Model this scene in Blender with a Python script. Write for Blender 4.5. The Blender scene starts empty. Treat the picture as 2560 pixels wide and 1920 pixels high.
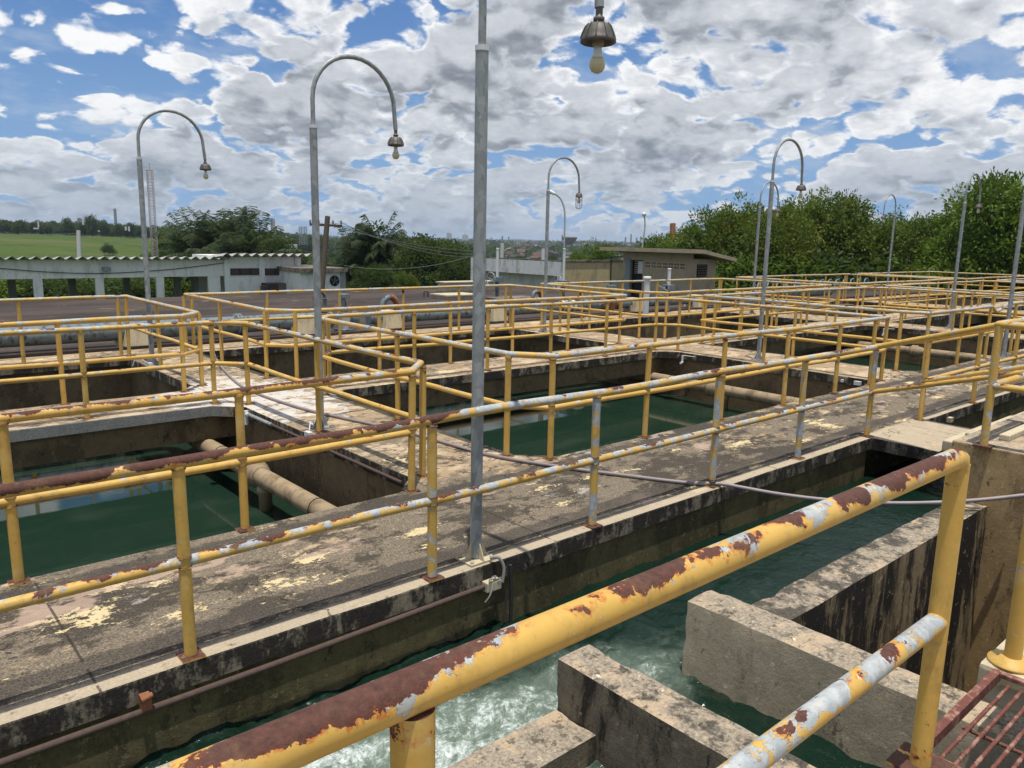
import bpy, bmesh, math, random
import numpy as np
from mathutils import Vector, Matrix, noise as mnoise
R = math.radians
PI = math.pi
rnd = random.Random(7)
scene = bpy.context.scene

# ------------------------------------------------------------------ camera
F_PX, PITCH, ROLL, YAW, CAM_H = 1949.28, R(10.507), R(1.194), R(48.678), 2.0665
cy_, sy_ = math.cos(YAW), math.sin(YAW)
FWD = Vector((cy_*math.cos(PITCH), sy_*math.cos(PITCH), -math.sin(PITCH)))
r0 = Vector((sy_, -cy_, 0)); u0 = r0.cross(FWD)
RIGHT = r0*math.cos(ROLL) + u0*math.sin(ROLL)
UP = -r0*math.sin(ROLL) + u0*math.cos(ROLL)
cam = bpy.data.cameras.new('camera'); camo = bpy.data.objects.new('camera', cam)
scene.collection.objects.link(camo); scene.camera = camo
camo.matrix_world = Matrix(((RIGHT.x, UP.x, -FWD.x, 0), (RIGHT.y, UP.y, -FWD.y, 0), (RIGHT.z, UP.z, -FWD.z, CAM_H), (0, 0, 0, 1)))
cam.sensor_width = 36; cam.lens = F_PX/2560*36; cam.clip_start = 0.05; cam.clip_end = 20000

def ray(px, py): return FWD + RIGHT*((px-1280)/F_PX) - UP*((py-960)/F_PX)
def PZ(px, py, z):
    d = ray(px, py); t = (z-CAM_H)/d.z; return Vector((d.x*t, d.y*t, z))
def PY(px, py, y):
    d = ray(px, py); t = y/d.y; return Vector((d.x*t, y, CAM_H+d.z*t))
def PX(px, py, x):
    d = ray(px, py); t = x/d.x; return Vector((x, d.y*t, CAM_H+d.z*t))
def PD(px, py, dist):
    d = ray(px, py); return Vector((d.x*dist, d.y*dist, CAM_H+d.z*dist))

# ------------------------------------------------------------------ world and sun
SUN = Vector((-0.09, -0.13, 1)).normalized()
world = bpy.data.worlds.new('World'); scene.world = world; world.use_nodes = True
sun = bpy.data.lights.new('sun', 'SUN'); sun.energy = 4.4; sun.angle = R(0.53); sun.color = (1, .955, .88)
suno = bpy.data.objects.new('sun', sun); scene.collection.objects.link(suno)
suno.rotation_euler = SUN.to_track_quat('Z', 'Y').to_euler(); suno.location = (0, 0, 60)
scene.view_settings.view_transform = 'Standard'; scene.view_settings.look = 'None'
scene.view_settings.exposure = 0; scene.view_settings.gamma = 1

class NT:
    """small helper for writing node trees"""
    def __init__(s, tree): s.t = tree; s.n = tree.nodes; s.l = tree.links
    def new(s, typ, **kw):
        n = s.n.new(typ)
        for k, v in kw.items(): setattr(n, k, v)
        return n
    def put(s, sock, v):
        if isinstance(v, bpy.types.NodeSocket): s.l.new(v, sock)
        elif v is not None:
            if sock.type == 'RGBA' and not isinstance(v, (int, float)) and len(v) == 3: v = (*v, 1)
            sock.default_value = v
    def math(s, op, a, b=None, c=None, clamp=False):
        n = s.new('ShaderNodeMath', operation=op, use_clamp=clamp)
        s.put(n.inputs[0], a); s.put(n.inputs[1], b) if b is not None else 0
        if c is not None: s.put(n.inputs[2], c)
        return n.outputs[0]
    def vmath(s, op, a, b=None, scale=None):
        n = s.new('ShaderNodeVectorMath', operation=op); s.put(n.inputs[0], a)
        if b is not None: s.put(n.inputs[1], b)
        if scale is not None: s.put(n.inputs['Scale'], scale)
        return n.outputs['Value'] if op in ('DOT_PRODUCT', 'LENGTH', 'DISTANCE') else n.outputs[0]
    def mix(s, f, a, b, blend='MIX'):
        n = s.new('ShaderNodeMix', data_type='RGBA', blend_type=blend)
        s.put(n.inputs[0], f); s.put(n.inputs[6], a); s.put(n.inputs[7], b); return n.outputs[2]
    def fmix(s, f, a, b):
        n = s.new('ShaderNodeMix', data_type='FLOAT')
        s.put(n.inputs[0], f); s.put(n.inputs[2], a); s.put(n.inputs[3], b); return n.outputs[0]
    def step(s, v, lo, hi, smooth=True):
        n = s.new('ShaderNodeMapRange', interpolation_type='SMOOTHSTEP' if smooth else 'LINEAR')
        s.put(n.inputs[0], v); s.put(n.inputs[1], lo); s.put(n.inputs[2], hi); return n.outputs[0]
    def noise(s, vec, scale, detail=4, rough=.55, dist=0, out=0, lac=2.0):
        n = s.new('ShaderNodeTexNoise'); s.put(n.inputs['Vector'], vec)
        n.inputs['Scale'].default_value = scale; n.inputs['Detail'].default_value = detail
        n.inputs['Roughness'].default_value = rough; n.inputs['Distortion'].default_value = dist
        n.inputs['Lacunarity'].default_value = lac
        return n.outputs[out]
    def vor(s, vec, scale, feature='F1', rand=1.0, smooth=None, out='Distance'):
        n = s.new('ShaderNodeTexVoronoi', feature=feature); s.put(n.inputs['Vector'], vec)
        n.inputs['Scale'].default_value = scale; n.inputs['Randomness'].default_value = rand
        if smooth is not None: n.inputs['Smoothness'].default_value = smooth
        return n.outputs[out]
    def scl(s, vec, v): return s.vmath('MULTIPLY', vec, v)
    def off(s, vec, v): return s.vmath('ADD', vec, v)
    def sep(s, vec):
        n = s.new('ShaderNodeSeparateXYZ'); s.put(n.inputs[0], vec); return n.outputs
    def comb(s, x, y, z):
        n = s.new('ShaderNodeCombineXYZ'); s.put(n.inputs[0], x); s.put(n.inputs[1], y); s.put(n.inputs[2], z); return n.outputs[0]
    def bump(s, h, strength=.3, dist=.01, normal=None):
        n = s.new('ShaderNodeBump'); n.inputs['Strength'].default_value = strength; n.inputs['Distance'].default_value = dist
        s.put(n.inputs['Height'], h)
        if normal is not None: s.put(n.inputs['Normal'], normal)
        return n.outputs[0]

def new_mat(name):
    m = bpy.data.materials.new(name); m.use_nodes = True
    nt = NT(m.node_tree); nt.n.clear()
    out = nt.new('ShaderNodeOutputMaterial'); b = nt.new('ShaderNodeBsdfPrincipled')
    nt.l.new(b.outputs[0], out.inputs[0]); nt.b = b; nt.out = out
    geo = nt.new('ShaderNodeNewGeometry'); nt.pos = geo.outputs['Position']; nt.nrm = geo.outputs['Normal']
    nt.tn = geo.outputs['True Normal']
    return m, nt
def setp(nt, **kw):
    names = dict(color='Base Color', rough='Roughness', metal='Metallic', normal='Normal', spec='Specular IOR Level', ior='IOR')
    for k, v in kw.items(): nt.put(nt.b.inputs[names[k]], v)

# ------------------------------------------------------------------ sky: sky texture behind a sheet of broken cumulus
def build_world():
    w = NT(world.node_tree); w.n.clear()
    out = w.new('ShaderNodeOutputWorld')
    sky = w.new('ShaderNodeTexSky', sky_type='NISHITA', sun_disc=False)
    sky.sun_elevation = math.asin(SUN.z); sky.sun_rotation = math.atan2(SUN.x, SUN.y)
    sky.altitude = 50; sky.air_density = 1.0; sky.dust_density = .6; sky.ozone_density = 1.6
    tc = w.new('ShaderNodeTexCoord'); d = tc.outputs['Generated']
    x, y, z = w.sep(d)
    zz = w.math('MAXIMUM', z, 0.0)
    def plane(shift):
        zs = w.math('ADD', zz, shift)
        inv = w.math('DIVIDE', 1.0, zs)
        return w.comb(w.math('MULTIPLY', x, inv), w.math('MULTIPLY', y, inv), 0.37)
    def density(p):
        warp = w.noise(p, 3.8, 2, .55, out=1)
        q = w.vmath('ADD', p, w.vmath('SCALE', w.vmath('SUBTRACT', warp, (.5, .5, .5)), scale=.15))
        big = w.noise(w.off(q, (3.1, 7.4, 0)), 1.75, 2, .5)
        mid = w.noise(q, 4.8, 7, .60)
        wp2 = w.vmath('ADD', q, w.vmath('SCALE', w.vmath('SUBTRACT', w.noise(q, 15, 3, .65, out=1), (.5, .5, .5)), scale=.055))
        pf = w.vor(wp2, 7.2, 'SMOOTH_F1', 1, .18)
        pf2 = w.vor(wp2, 17., 'SMOOTH_F1', 1, .18)
        puff = w.math('ADD', w.math('SUBTRACT', .5, pf), w.math('MULTIPLY', w.math('SUBTRACT', .5, pf2), .75))
        v = w.math('ADD', w.math('MULTIPLY', big, 1.0), w.math('MULTIPLY', mid, .70))
        return w.math('ADD', v, w.math('MULTIPLY', puff, .50)), big
    p0 = plane(.36); p1 = plane(.36+.026)
    d0, g0 = density(p0); d1, _ = density(p1)
    def lobe(v, c, sharp, amt):
        dt = w.vmath('DOT_PRODUCT', v, Vector(c).normalized()[:])
        return w.math('MULTIPLY', w.math('EXPONENT', w.math('MULTIPLY', w.math('SUBTRACT', dt, 1.0), sharp)), amt)
    bias = w.math('MULTIPLY', w.step(zz, .30, .0), .05)
    for (px, py, sharp, amt) in SKY_LOBES:
        v = ray(px, py)
        bias = w.math('ADD', bias, lobe(d, v[:], sharp, amt))
    rightness = w.vmath('DOT_PRODUCT', d, RIGHT[:])
    d0 = w.math('ADD', d0, bias); d1 = w.math('ADD', d1, bias)
    fine = w.noise(p0, 26, 4, .66)
    a = w.step(w.math('ADD', d0, w.math('MULTIPLY', w.math('SUBTRACT', fine, .5), .14)), .785, .90)
    thick = w.math('MULTIPLY', w.step(d0, .84, 1.02), w.step(w.math('ADD', g0, w.math('MULTIPLY', bias, .9)), .40, .74))
    lit = w.math('MULTIPLY_ADD', w.math('SUBTRACT', d0, d1), 2.7, .60, clamp=True)
    sh = w.math('SUBTRACT', 1.0, w.math('MULTIPLY', thick, w.math('MULTIPLY_ADD', lit, -.40, .72)))
    sh = w.math('SUBTRACT', sh, w.math('MULTIPLY', w.math('SUBTRACT', .5, lit, clamp=True), .45))
    sh = w.math('ADD', sh, w.math('MULTIPLY', w.math('SUBTRACT', fine, .5), .42), clamp=True)
    ramp = w.new('ShaderNodeValToRGB'); w.l.new(sh, ramp.inputs[0])
    e = ramp.color_ramp.elements
    e[0].position = 0.0; e[0].color = (.215, .245, .29, 1)
    e[1].position = 1.0; e[1].color = (.98, .99, 1.0, 1)
    k = ramp.color_ramp.elements.new(.45); k.color = (.38, .41, .46, 1)
    k = ramp.color_ramp.elements.new(.78); k.color = (.66, .69, .74, 1)
    cl = ramp.outputs[0]
    veil = w.step(zz, .17, .0)
    cl = w.mix(w.math('MULTIPLY', veil, .50), cl, (.36, .45, .56))
    skyc = w.mix(1.0, sky.outputs[0], (.085, .085, .085), 'MULTIPLY')
    skyc = w.mix(.6, skyc, (.075, .235, .62))
    skyc = w.mix(w.math('MULTIPLY', w.step(zz, .30, .0), .8), skyc, (.26, .45, .72))
    thin = w.math('MULTIPLY', w.step(w.noise(w.scl(p0, (1, 1.4, 1)), 4.5, 4, .65), .46, .70), .42)
    skyc = w.mix(thin, skyc, (.55, .64, .76))
    col = w.mix(a, skyc, cl)
    bg = w.new('ShaderNodeBackground'); w.l.new(col, bg.inputs[0]); bg.inputs[1].default_value = 1.0
    w.l.new(bg.outputs[0], out.inputs[0])
# px, py, sharpness, amount: blue openings (minus) and cloud banks (plus) as seen in the sky
SKY_LOBES = [(60, 50, 80, -.20), (380, 70, 110, -.17), (200, 130, 150, -.12), (700, 60, 200, -.08), (1560, 250, 400, -.17), (2050, 380, 300, -.12), (2450, 300, 300, -.14), (960, 200, 400, -.10),
             (600, 150, 150, .10), (80, 330, 80, .20), (320, 250, 150, .10), (1000, 300, 120, .08), (1900, 200, 40, .12), (1400, 60, 60, .17), (2300, 50, 70, .13), (2480, 400, 300, .14), (1250, 180, 80, .08)]
world.cycles.sampling_method = 'MANUAL'; world.cycles.sample_map_resolution = 384
build_world()
# ------------------------------------------------------------------ materials
def cn(nt, v, k): return nt.math('MULTIPLY_ADD', nt.math('SUBTRACT', v, .5), k, .5)
def speck(nt, pos, scale, lo, hi, detail=4, rough=.6): return nt.step(nt.noise(pos, scale, detail, rough), lo, hi)

def mat_paint():
    m, n = new_mat('peeling_yellow_paint')
    at = n.new('ShaderNodeAttribute', attribute_name='wear')
    r_, p_, _ = n.sep(at.outputs['Vector'])
    nz = n.sep(n.nrm)[2]
    P = n.pos
    n1 = cn(n, n.noise(P, 5.6, 7, .66, .2), 1.9)
    n1b = n.noise(P, 34, 4, .65)
    n2 = cn(n, n.noise(n.off(P, (11.3, 4.7, 2.1)), 8.5, 7, .68, .3), 1.9)
    base1 = n.math('ADD', n1, n.math('MULTIPLY', n.math('SUBTRACT', n1b, .5), .16))
    rv = n.math('SUBTRACT', n.math('ADD', n.math('MULTIPLY_ADD', nz, .30, base1), r_), 1.0)
    pv = n.math('SUBTRACT', n.math('ADD', n.math('MULTIPLY_ADD', nz, .15, n.math('ADD', n2, n.math('MULTIPLY', n.math('SUBTRACT', n1b, .5), .12))), p_), 1.0)
    rust = n.step(rv, .0, .02); peel = n.step(pv, .0, .02)
    halo = n.step(rv, -.10, .0)
    tone = n.noise(P, 2.3, 4, .6)
    yel = n.mix(tone, (.52, .305, .058), (.66, .415, .10))
    yel = n.mix(n.math('MULTIPLY', n.step(n.noise(P, 60, 3, .6), .60, .72), .35), yel, (.36, .21, .06))
    yel = n.mix(n.math('MULTIPLY', halo, n.step(n.noise(n.scl(P, (1, 1, .3)), 55, 3, .7), .42, .58)), yel, (.50, .15, .025))
    gal = n.mix(cn(n, n.noise(P, 30, 5, .7), 2.0), (.23, .265, .285), (.54, .55, .53))
    chip = n.step(n.math('ABSOLUTE', pv), .012, .0)
    c = n.mix(peel, yel, gal)
    c = n.mix(n.math('MULTIPLY', chip, .35), c, (.78, .70, .5))
    rc = n.mix(cn(n, n.noise(P, 70, 4, .7), 1.8), (.042, .015, .010), (.140, .056, .036))
    rc = n.mix(n.math('MULTIPLY', n.step(rv, .09, .0), .55), rc, (.17, .030, .012))
    c = n.mix(rust, c, rc)
    dirt = n.step(n.noise(n.scl(P, (1, 1, .5)), 11, 7, .75), .50, .70)
    c = n.mix(n.math('MULTIPLY', dirt, .42), c, (.17, .115, .055))
    pale = n.step(n.noise(n.off(P, (8, 8, 2)), 4.5, 6, .7), .52, .66)
    c = n.mix(n.math('MULTIPLY', n.math('MULTIPLY', pale, .30), n.math('SUBTRACT', 1.0, rust)), c, (.70, .55, .27))
    nick = n.step(n.noise(n.off(P, (1, 5, 9)), 30, 5, .75), .655, .67)
    c = n.mix(n.math('MULTIPLY', nick, .85), c, n.mix(n.step(n.noise(P, 3, 2, .5), .48, .52), (.09, .035, .02), (.55, .53, .47)))
    h = n.math('SUBTRACT', n.math('MULTIPLY', n.noise(P, 30, 4, .6), .5), n.math('MULTIPLY', n.math('MAXIMUM', rust, peel), .8))
    h = n.math('ADD', h, n.math('MULTIPLY', n.math('MULTIPLY', n.noise(P, 190, 3, .7), rust), 1.0))
    setp(n, color=c, rough=n.fmix(rust, n.math('ADD', n.fmix(peel, .42, .46), n.math('MULTIPLY', n.noise(P, 25, 4, .7), .22)), .82), normal=n.bump(h, .9, .0026), spec=.45)
    return m

def mat_deck():
    m, n = new_mat('weathered_deck_concrete')
    P = n.pos; x, y, z = n.sep(P); nz = n.sep(n.tn)[2]
    wv = n.noise(P, 3.0, 3, .6, out=1)
    Q = n.vmath('ADD', P, n.vmath('SCALE', n.vmath('SUBTRACT', wv, (.5, .5, .5)), scale=.12))
    Qs = n.scl(Q, (.62, 1, 1))
    # dark lichen over sandy screed
    fine = cn(n, n.noise(P, 62, 5, .75), 1.8); med = n.noise(Qs, 9, 8, .74); big = n.noise(Qs, 1.05, 5, .62)
    sand = n.mix(fine, (.185, .125, .070), (.52, .385, .235))
    sand = n.mix(n.step(n.noise(Qs, 2.2, 6, .6), .47, .62), sand, n.mix(fine, (.42, .31, .19), (.60, .48, .33)))
    sand = n.mix(n.math('MULTIPLY', n.step(n.noise(n.off(Qs, (0, 0, 6)), 6.5, 8, .75), .52, .60), .75), sand, n.mix(fine, (.10, .075, .05), (.26, .20, .14)))
    salt = cn(n, n.noise(P, 80, 4, .8), 3.0); salt2 = cn(n, n.noise(n.off(P, (3, 2, 1)), 26, 6, .8), 3.0)
    lich = n.mix(salt, (.032, .025, .018), (.31, .25, .175))
    lich = n.mix(n.math('MULTIPLY', n.step(salt2, .45, .85), .75), lich, n.mix(salt, (.095, .075, .054), (.46, .38, .27)))
    lich = n.mix(n.math('MULTIPLY', n.step(n.noise(n.off(Qs, (0, 3, 6)), 2.6, 9, .76), .485, .55), .90), lich, n.mix(salt, (.014, .012, .010), (.10, .083, .062)))
    zone = n.step(y, 5.6, 4.9); zone2 = n.step(y, 11.5, 9.0)
    amt = n.math('ADD', n.math('ADD', big, n.math('MULTIPLY', n.math('SUBTRACT', med, .5), 1.3)), n.math('MULTIPLY_ADD', zone, .20, n.math('MULTIPLY', zone2, .02)))
    amt = n.math('SUBTRACT', amt, n.math('MULTIPLY', n.step(x, 6.3, 9.2), .06))
    lm = n.step(amt, .50, .60)
    c = n.mix(lm, sand, lich)
    # flakes of cream and pinkish floor paint
    fl = n.math('ADD', n.noise(n.scl(n.off(Q, (2, 9, 0)), (.55, 1.25, 1)), 2.1, 9, .68), n.math('MULTIPLY', n.math('SUBTRACT', n.noise(P, 26, 5, .78), .5), .36))
    fm = n.step(fl, .595, .612)
    c = n.mix(n.math('MULTIPLY', fm, .92), c, n.mix(n.noise(P, 5, 3, .6), (.60, .46, .23), (.72, .60, .36)))
    pk = n.step(n.noise(n.scl(n.off(Q, (7, 3, 2)), (.6, 1.2, 1)), 1.8, 8, .66), .60, .64)
    c = n.mix(n.math('MULTIPLY', pk, .6), c, (.50, .36, .27))
    gr = n.step(n.noise(n.scl(n.off(Q, (17, 3, 2)), (.6, 1.2, 1)), 1.5, 9, .68), .62, .66)
    c = n.mix(n.math('MULTIPLY', gr, .6), c, (.46, .45, .43))
    # lime bloom round the junction of the walkways
    dx = n.math('SUBTRACT', x, 4.0); dy = n.math('SUBTRACT', y, 9.6)
    rr = n.math('ADD', n.math('MULTIPLY', dx, dx), n.math('MULTIPLY', n.math('MULTIPLY', dy, dy), .35))
    lime = n.math('ADD', n.math('MULTIPLY', n.step(rr, 2.6, .0), .34), n.noise(Q, 4.5, 8, .68))
    c = n.mix(n.math('MULTIPLY', n.step(lime, .72, .84), .8), c, n.mix(fine, (.50, .46, .40), (.74, .71, .66)))
    # pale strip of bare mortar along the channel kerb
    kb = n.math('ADD', n.step(y, 3.80, 3.72), 0)
    kn = n.math('MULTIPLY', kb, n.step(n.noise(P, 9, 5, .7), .30, .42))
    c = n.mix(n.math('MULTIPLY', kn, .85), c, n.mix(fine, (.34, .27, .18), (.60, .50, .36)))
    # darker bands along the foot of the rails and along the basin kerbs, ragged edge
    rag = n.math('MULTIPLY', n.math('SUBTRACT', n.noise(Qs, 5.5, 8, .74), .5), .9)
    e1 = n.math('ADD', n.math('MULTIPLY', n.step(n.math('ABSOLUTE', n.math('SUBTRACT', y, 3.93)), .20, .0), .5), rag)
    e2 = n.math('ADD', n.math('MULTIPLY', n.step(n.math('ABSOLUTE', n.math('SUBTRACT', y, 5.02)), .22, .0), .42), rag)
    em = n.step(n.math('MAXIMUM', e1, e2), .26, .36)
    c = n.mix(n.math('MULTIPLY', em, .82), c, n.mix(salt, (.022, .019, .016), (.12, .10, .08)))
    # hairline cracks and bay joints
    crk = n.vor(n.vmath('ADD', n.scl(P, (.55, .8, .5)), n.vmath('SCALE', n.noise(P, 4, 4, .6, out=1), scale=.35)), .9, 'DISTANCE_TO_EDGE')
    jx = n.math('ABSOLUTE', n.math('SUBTRACT', n.math('FRACT', n.math('DIVIDE', n.math('ADD', x, .7), 2.9)), .5))
    jm = n.math('MULTIPLY', n.step(jx, .0032, .0015), n.step(n.noise(P, 7, 4, .6), .36, .46))
    cm = n.math('MAXIMUM', n.math('MULTIPLY', n.step(crk, .006, .002), n.step(n.noise(P, 1.3, 3, .6), .5, .56)), jm)
    c = n.mix(n.math('MULTIPLY', n.math('MULTIPLY', cm, n.step(nz, .5, .9)), .8), c, (.03, .026, .02))
    # vertical faces: black mould run down over grey render
    V = n.scl(P, (1, 1, .45))
    sm = n.math('ADD', n.noise(V, 6, 8, .72), n.math('MULTIPLY', n.math('SUBTRACT', n.noise(P, 40, 4, .7), .5), .25))
    side = n.mix(cn(n, n.noise(P, 14, 6, .75), 2.2), (.09, .075, .05), (.34, .29, .21))
    side = n.mix(n.step(sm, .40, .52), side, n.mix(fine, (.012, .011, .009), (.060, .052, .042)))
    grey = n.math('MULTIPLY', n.step(y, 9.2, 9.36), n.math('MULTIPLY', n.step(y, 10.6, 9.6), n.step(x, 4.2, 3.8)))
    side = n.mix(n.math('MULTIPLY', grey, .8), side, n.mix(fine, (.12, .12, .105), (.40, .40, .37)))
    c = n.mix(n.step(nz, .55, .45), c, side)
    h = n.math('ADD', n.math('MULTIPLY', fine, .6), n.math('MULTIPLY', n.noise(P, 140, 3, .7), .6))
    h = n.math('ADD', h, n.math('MULTIPLY', fm, .45))
    setp(n, color=c, rough=.93, normal=n.bump(h, .8, .006), spec=.2)
    return m

def mat_wall(name, light, mid, dark, mould, streak=.35, seed=0.0, topmould=None, rough=.9, scale=1.0):
    """rendered concrete with mould and rain streaks; upper faces carry patchy lichen"""
    m, n = new_mat(name)
    P = n.off(n.pos, (seed, seed*.7, 0)); nz = n.sep(n.tn)[2]
    V = n.scl(P, (1, 1, streak))
    wv = n.vmath('SCALE', n.vmath('SUBTRACT', n.noise(P, 4, 3, .6, out=1), (.5, .5, .5)), scale=.08)
    V2 = n.vmath('ADD', V, wv)
    g = cn(n, n.noise(P, 70, 4, .75), 2.2)
    c = n.mix(cn(n, n.noise(P, 9*scale, 8, .72), 2.4), mid, light)
    c = n.mix(n.math('MULTIPLY', g, .35), c, dark)
    c = n.mix(n.math('MULTIPLY', n.step(n.noise(V2, 2.2*scale, 7, .68), .50, .60), .8), c, n.mix(g, mid, dark))
    mm = n.math('ADD', n.noise(V2, 5.5*scale, 9, .74), n.math('MULTIPLY', n.math('SUBTRACT', n.noise(n.off(V, (9, 2, 0)), 1.1*scale, 3, .5), .5), .75))
    c = n.mix(n.step(mm, 1-mould, 1-mould+.13), c, n.mix(g, dark, mid if mould < .5 else tuple(v*2.2 for v in dark)))
    c = n.mix(n.math('MULTIPLY', n.step(n.noise(n.off(P, (3, 3, 3)), 16*scale, 6, .75), .61, .64), .6), c, tuple(min(.8, v*1.5) for v in light))
    c = n.mix(n.math('MULTIPLY', n.step(n.noise(n.off(V2, (1, 6, 3)), 12*scale, 7, .75), .60, .64), .7), c, dark)
    if topmould is not None:
        tp = n.mix(cn(n, n.noise(P, 48, 5, .75), 2.2), (.10, .08, .058), (.50, .42, .31))
        tp = n.mix(n.step(n.noise(P, 3.4, 7, .68), .50, .58), tp, n.mix(g, (.30, .22, .14), (.56, .44, .30)))
        tm = n.noise(n.vmath('ADD', P, wv), 4.2, 9, .74)
        tp = n.mix(n.step(tm, 1-topmould, 1-topmould+.09), tp, n.mix(g, (.018, .016, .014), (.15, .13, .10)))
        tp = n.mix(n.math('MULTIPLY', n.step(n.noise(n.off(P, (6, 8, 0)), 14, 8, .75), .55, .60), .7), tp, (.045, .04, .033))
        tp = n.mix(n.step(n.noise(n.off(P, (1, 8, 0)), 7, 8, .72), .635, .65), tp, (.70, .61, .45))
        c = n.mix(n.step(nz, .45, .55), c, tp)
    h = n.math('ADD', n.noise(P, 38, 5, .7), n.math('MULTIPLY', n.noise(P, 150, 3, .7), .5))
    setp(n, color=c, rough=rough, normal=n.bump(h, .7, .006), spec=.2)
    return m

def mat_plain(name, a, b, scale=8, rough=.6, metal=0, bump=.15, spec=.4, dirt=None, dirt_amt=.4, bd=.003, dscale=5):
    m, n = new_mat(name); P = n.pos
    c = n.mix(n.noise(P, scale, 6, .65), a, b)
    if dirt is not None:
        c = n.mix(n.math('MULTIPLY', n.step(n.noise(n.scl(P, (1, 1, .5)), dscale, 7, .7), .48, .66), dirt_amt), c, dirt)
    setp(n, color=c, rough=rough, metal=metal, normal=n.bump(n.noise(P, scale*5, 4, .65), bump, bd), spec=spec)
    return m

def mat_water():
    m, n = new_mat('green_basin_water'); P = n.pos; x, y, z = n.sep(P)
    tone = n.noise(P, .5, 3, .5)
    c = n.mix(tone, (.009, .0245, .0145), (.0135, .033, .020))
    c = n.mix(n.step(n.noise(n.scl(n.off(P, (3, 1, 0)), (.5, 1.3, 1)), 1.4, 7, .7), .50, .72), c, (.024, .042, .028))
    c = n.mix(n.math('MULTIPLY', n.step(n.noise(n.scl(P, (.8, 1.6, 1)), 38, 5, .8), .69, .73), n.step(n.noise(P, .9, 3, .6), .45, .6)), c, (.16, .19, .14))
    w1 = n.noise(n.scl(P, (1.0, 1.7, 1)), 6.5, 4, .55, .4)
    w2 = n.noise(n.scl(P, (1.0, 1.6, 1)), 34, 4, .7)
    patch = n.step(n.noise(P, .55, 3, .5), .38, .62)
    near = n.step(y, 7.3, 6.6)
    amp = n.math('MULTIPLY', near, n.fmix(patch, .75, 1.0))
    h = n.math('ADD', n.math('MULTIPLY', w1, .10), n.math('MULTIPLY', n.math('MULTIPLY', w2, amp), 3.0))
    setp(n, color=c, rough=.035, ior=1.33, normal=n.bump(h, .42, .007), spec=.5)
    return m

def mat_channel():
    m, n = new_mat('churning_channel_water'); P = n.pos; x, y, z = n.sep(P)
    at = n.new('ShaderNodeAttribute', attribute_name='foam'); f = at.outputs['Fac']
    warp = n.vmath('SCALE', n.vmath('SUBTRACT', n.noise(P, 2.6, 4, .6, out=1), (.5, .5, .5)), scale=.28)
    Q = n.vmath('ADD', P, warp)
    fib = cn(n, n.noise(Q, 5.0, 9, .68, .15), 1.5)
    bub = n.noise(Q, 52, 5, .8)
    mid = cn(n, n.noise(n.off(Q, (4, 4, 0)), 15, 7, .74), 1.8)
    v = n.math('ADD', n.math('ADD', n.math('MULTIPLY', fib, .6), n.math('MULTIPLY', mid, .4)), n.math('ADD', n.math('MULTIPLY', n.math('SUBTRACT', bub, .5), .5), n.math('SUBTRACT', f, 1.0)))
    foam = n.step(v, .0, .30)
    thin = n.step(n.math('ADD', f, n.math('MULTIPLY', n.math('SUBTRACT', fib, .5), .30)), .26, .62)
    base = n.mix(n.noise(P, 2, 4, .6), (.003, .011, .0075), (.007, .026, .015))
    milky = n.mix(mid, (.085, .125, .085), (.25, .31, .25))
    c = n.mix(n.math('MULTIPLY', thin, .92), base, milky)
    c = n.mix(foam, c, n.mix(cn(n, bub, 2.6), (.34, .40, .35), (.80, .85, .82)))
    h = n.math('ADD', n.math('MULTIPLY', n.noise(Q, 9, 6, .6), .9), n.math('MULTIPLY', n.math('MULTIPLY', n.noise(Q, 60, 4, .75), thin), .35))
    setp(n, color=c, rough=n.fmix(thin, .05, .32), ior=1.33, normal=n.bump(h, .75, .035), spec=.5)
    return m

def mat_galv():
    m, n = new_mat('galvanised_steel'); P = n.pos
    sp = n.vor(n.scl(P, (1, 1, .6)), 26, 'F1', 1, out='Color')
    s = n.sep(sp)[0]
    c = n.mix(s, (.215, .228, .225), (.345, .36, .35))
    c = n.mix(n.step(n.noise(n.scl(P, (1, 1, .5)), 14, 6, .7), .55, .7), c, (.40, .42, .42))
    c = n.mix(n.math('MULTIPLY', n.step(n.noise(n.off(P, (3, 0, 5)), 9, 6, .75), .66, .72), .7), c, (.17, .12, .09))
    setp(n, color=c, rough=.50, metal=.15, normal=n.bump(n.noise(P, 55, 4, .6), .25, .002), spec=.5)
    return m

def mat_leaf(name, a, b, warm, warm_amt):
    m, n = new_mat(name)
    at = n.new('ShaderNodeAttribute', attribute_name='tint'); t = at.outputs['Fac']
    c = n.mix(t, a, b)
    c = n.mix(n.math('MULTIPLY', n.step(n.noise(n.pos, .75, 3, .6), .50, .62), warm_amt), c, warm)
    setp(n, color=c, rough=.62, spec=.22)
    tr = n.new('ShaderNodeBsdfTranslucent'); n.put(tr.inputs[0], n.mix(.5, c, (.16, .22, .02)))
    mx = n.new('ShaderNodeMixShader'); mx.inputs[0].default_value = .34
    n.l.new(n.b.outputs[0], mx.inputs[1]); n.l.new(tr.outputs[0], mx.inputs[2]); n.l.new(mx.outputs[0], n.out.inputs[0])
    return m

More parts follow.
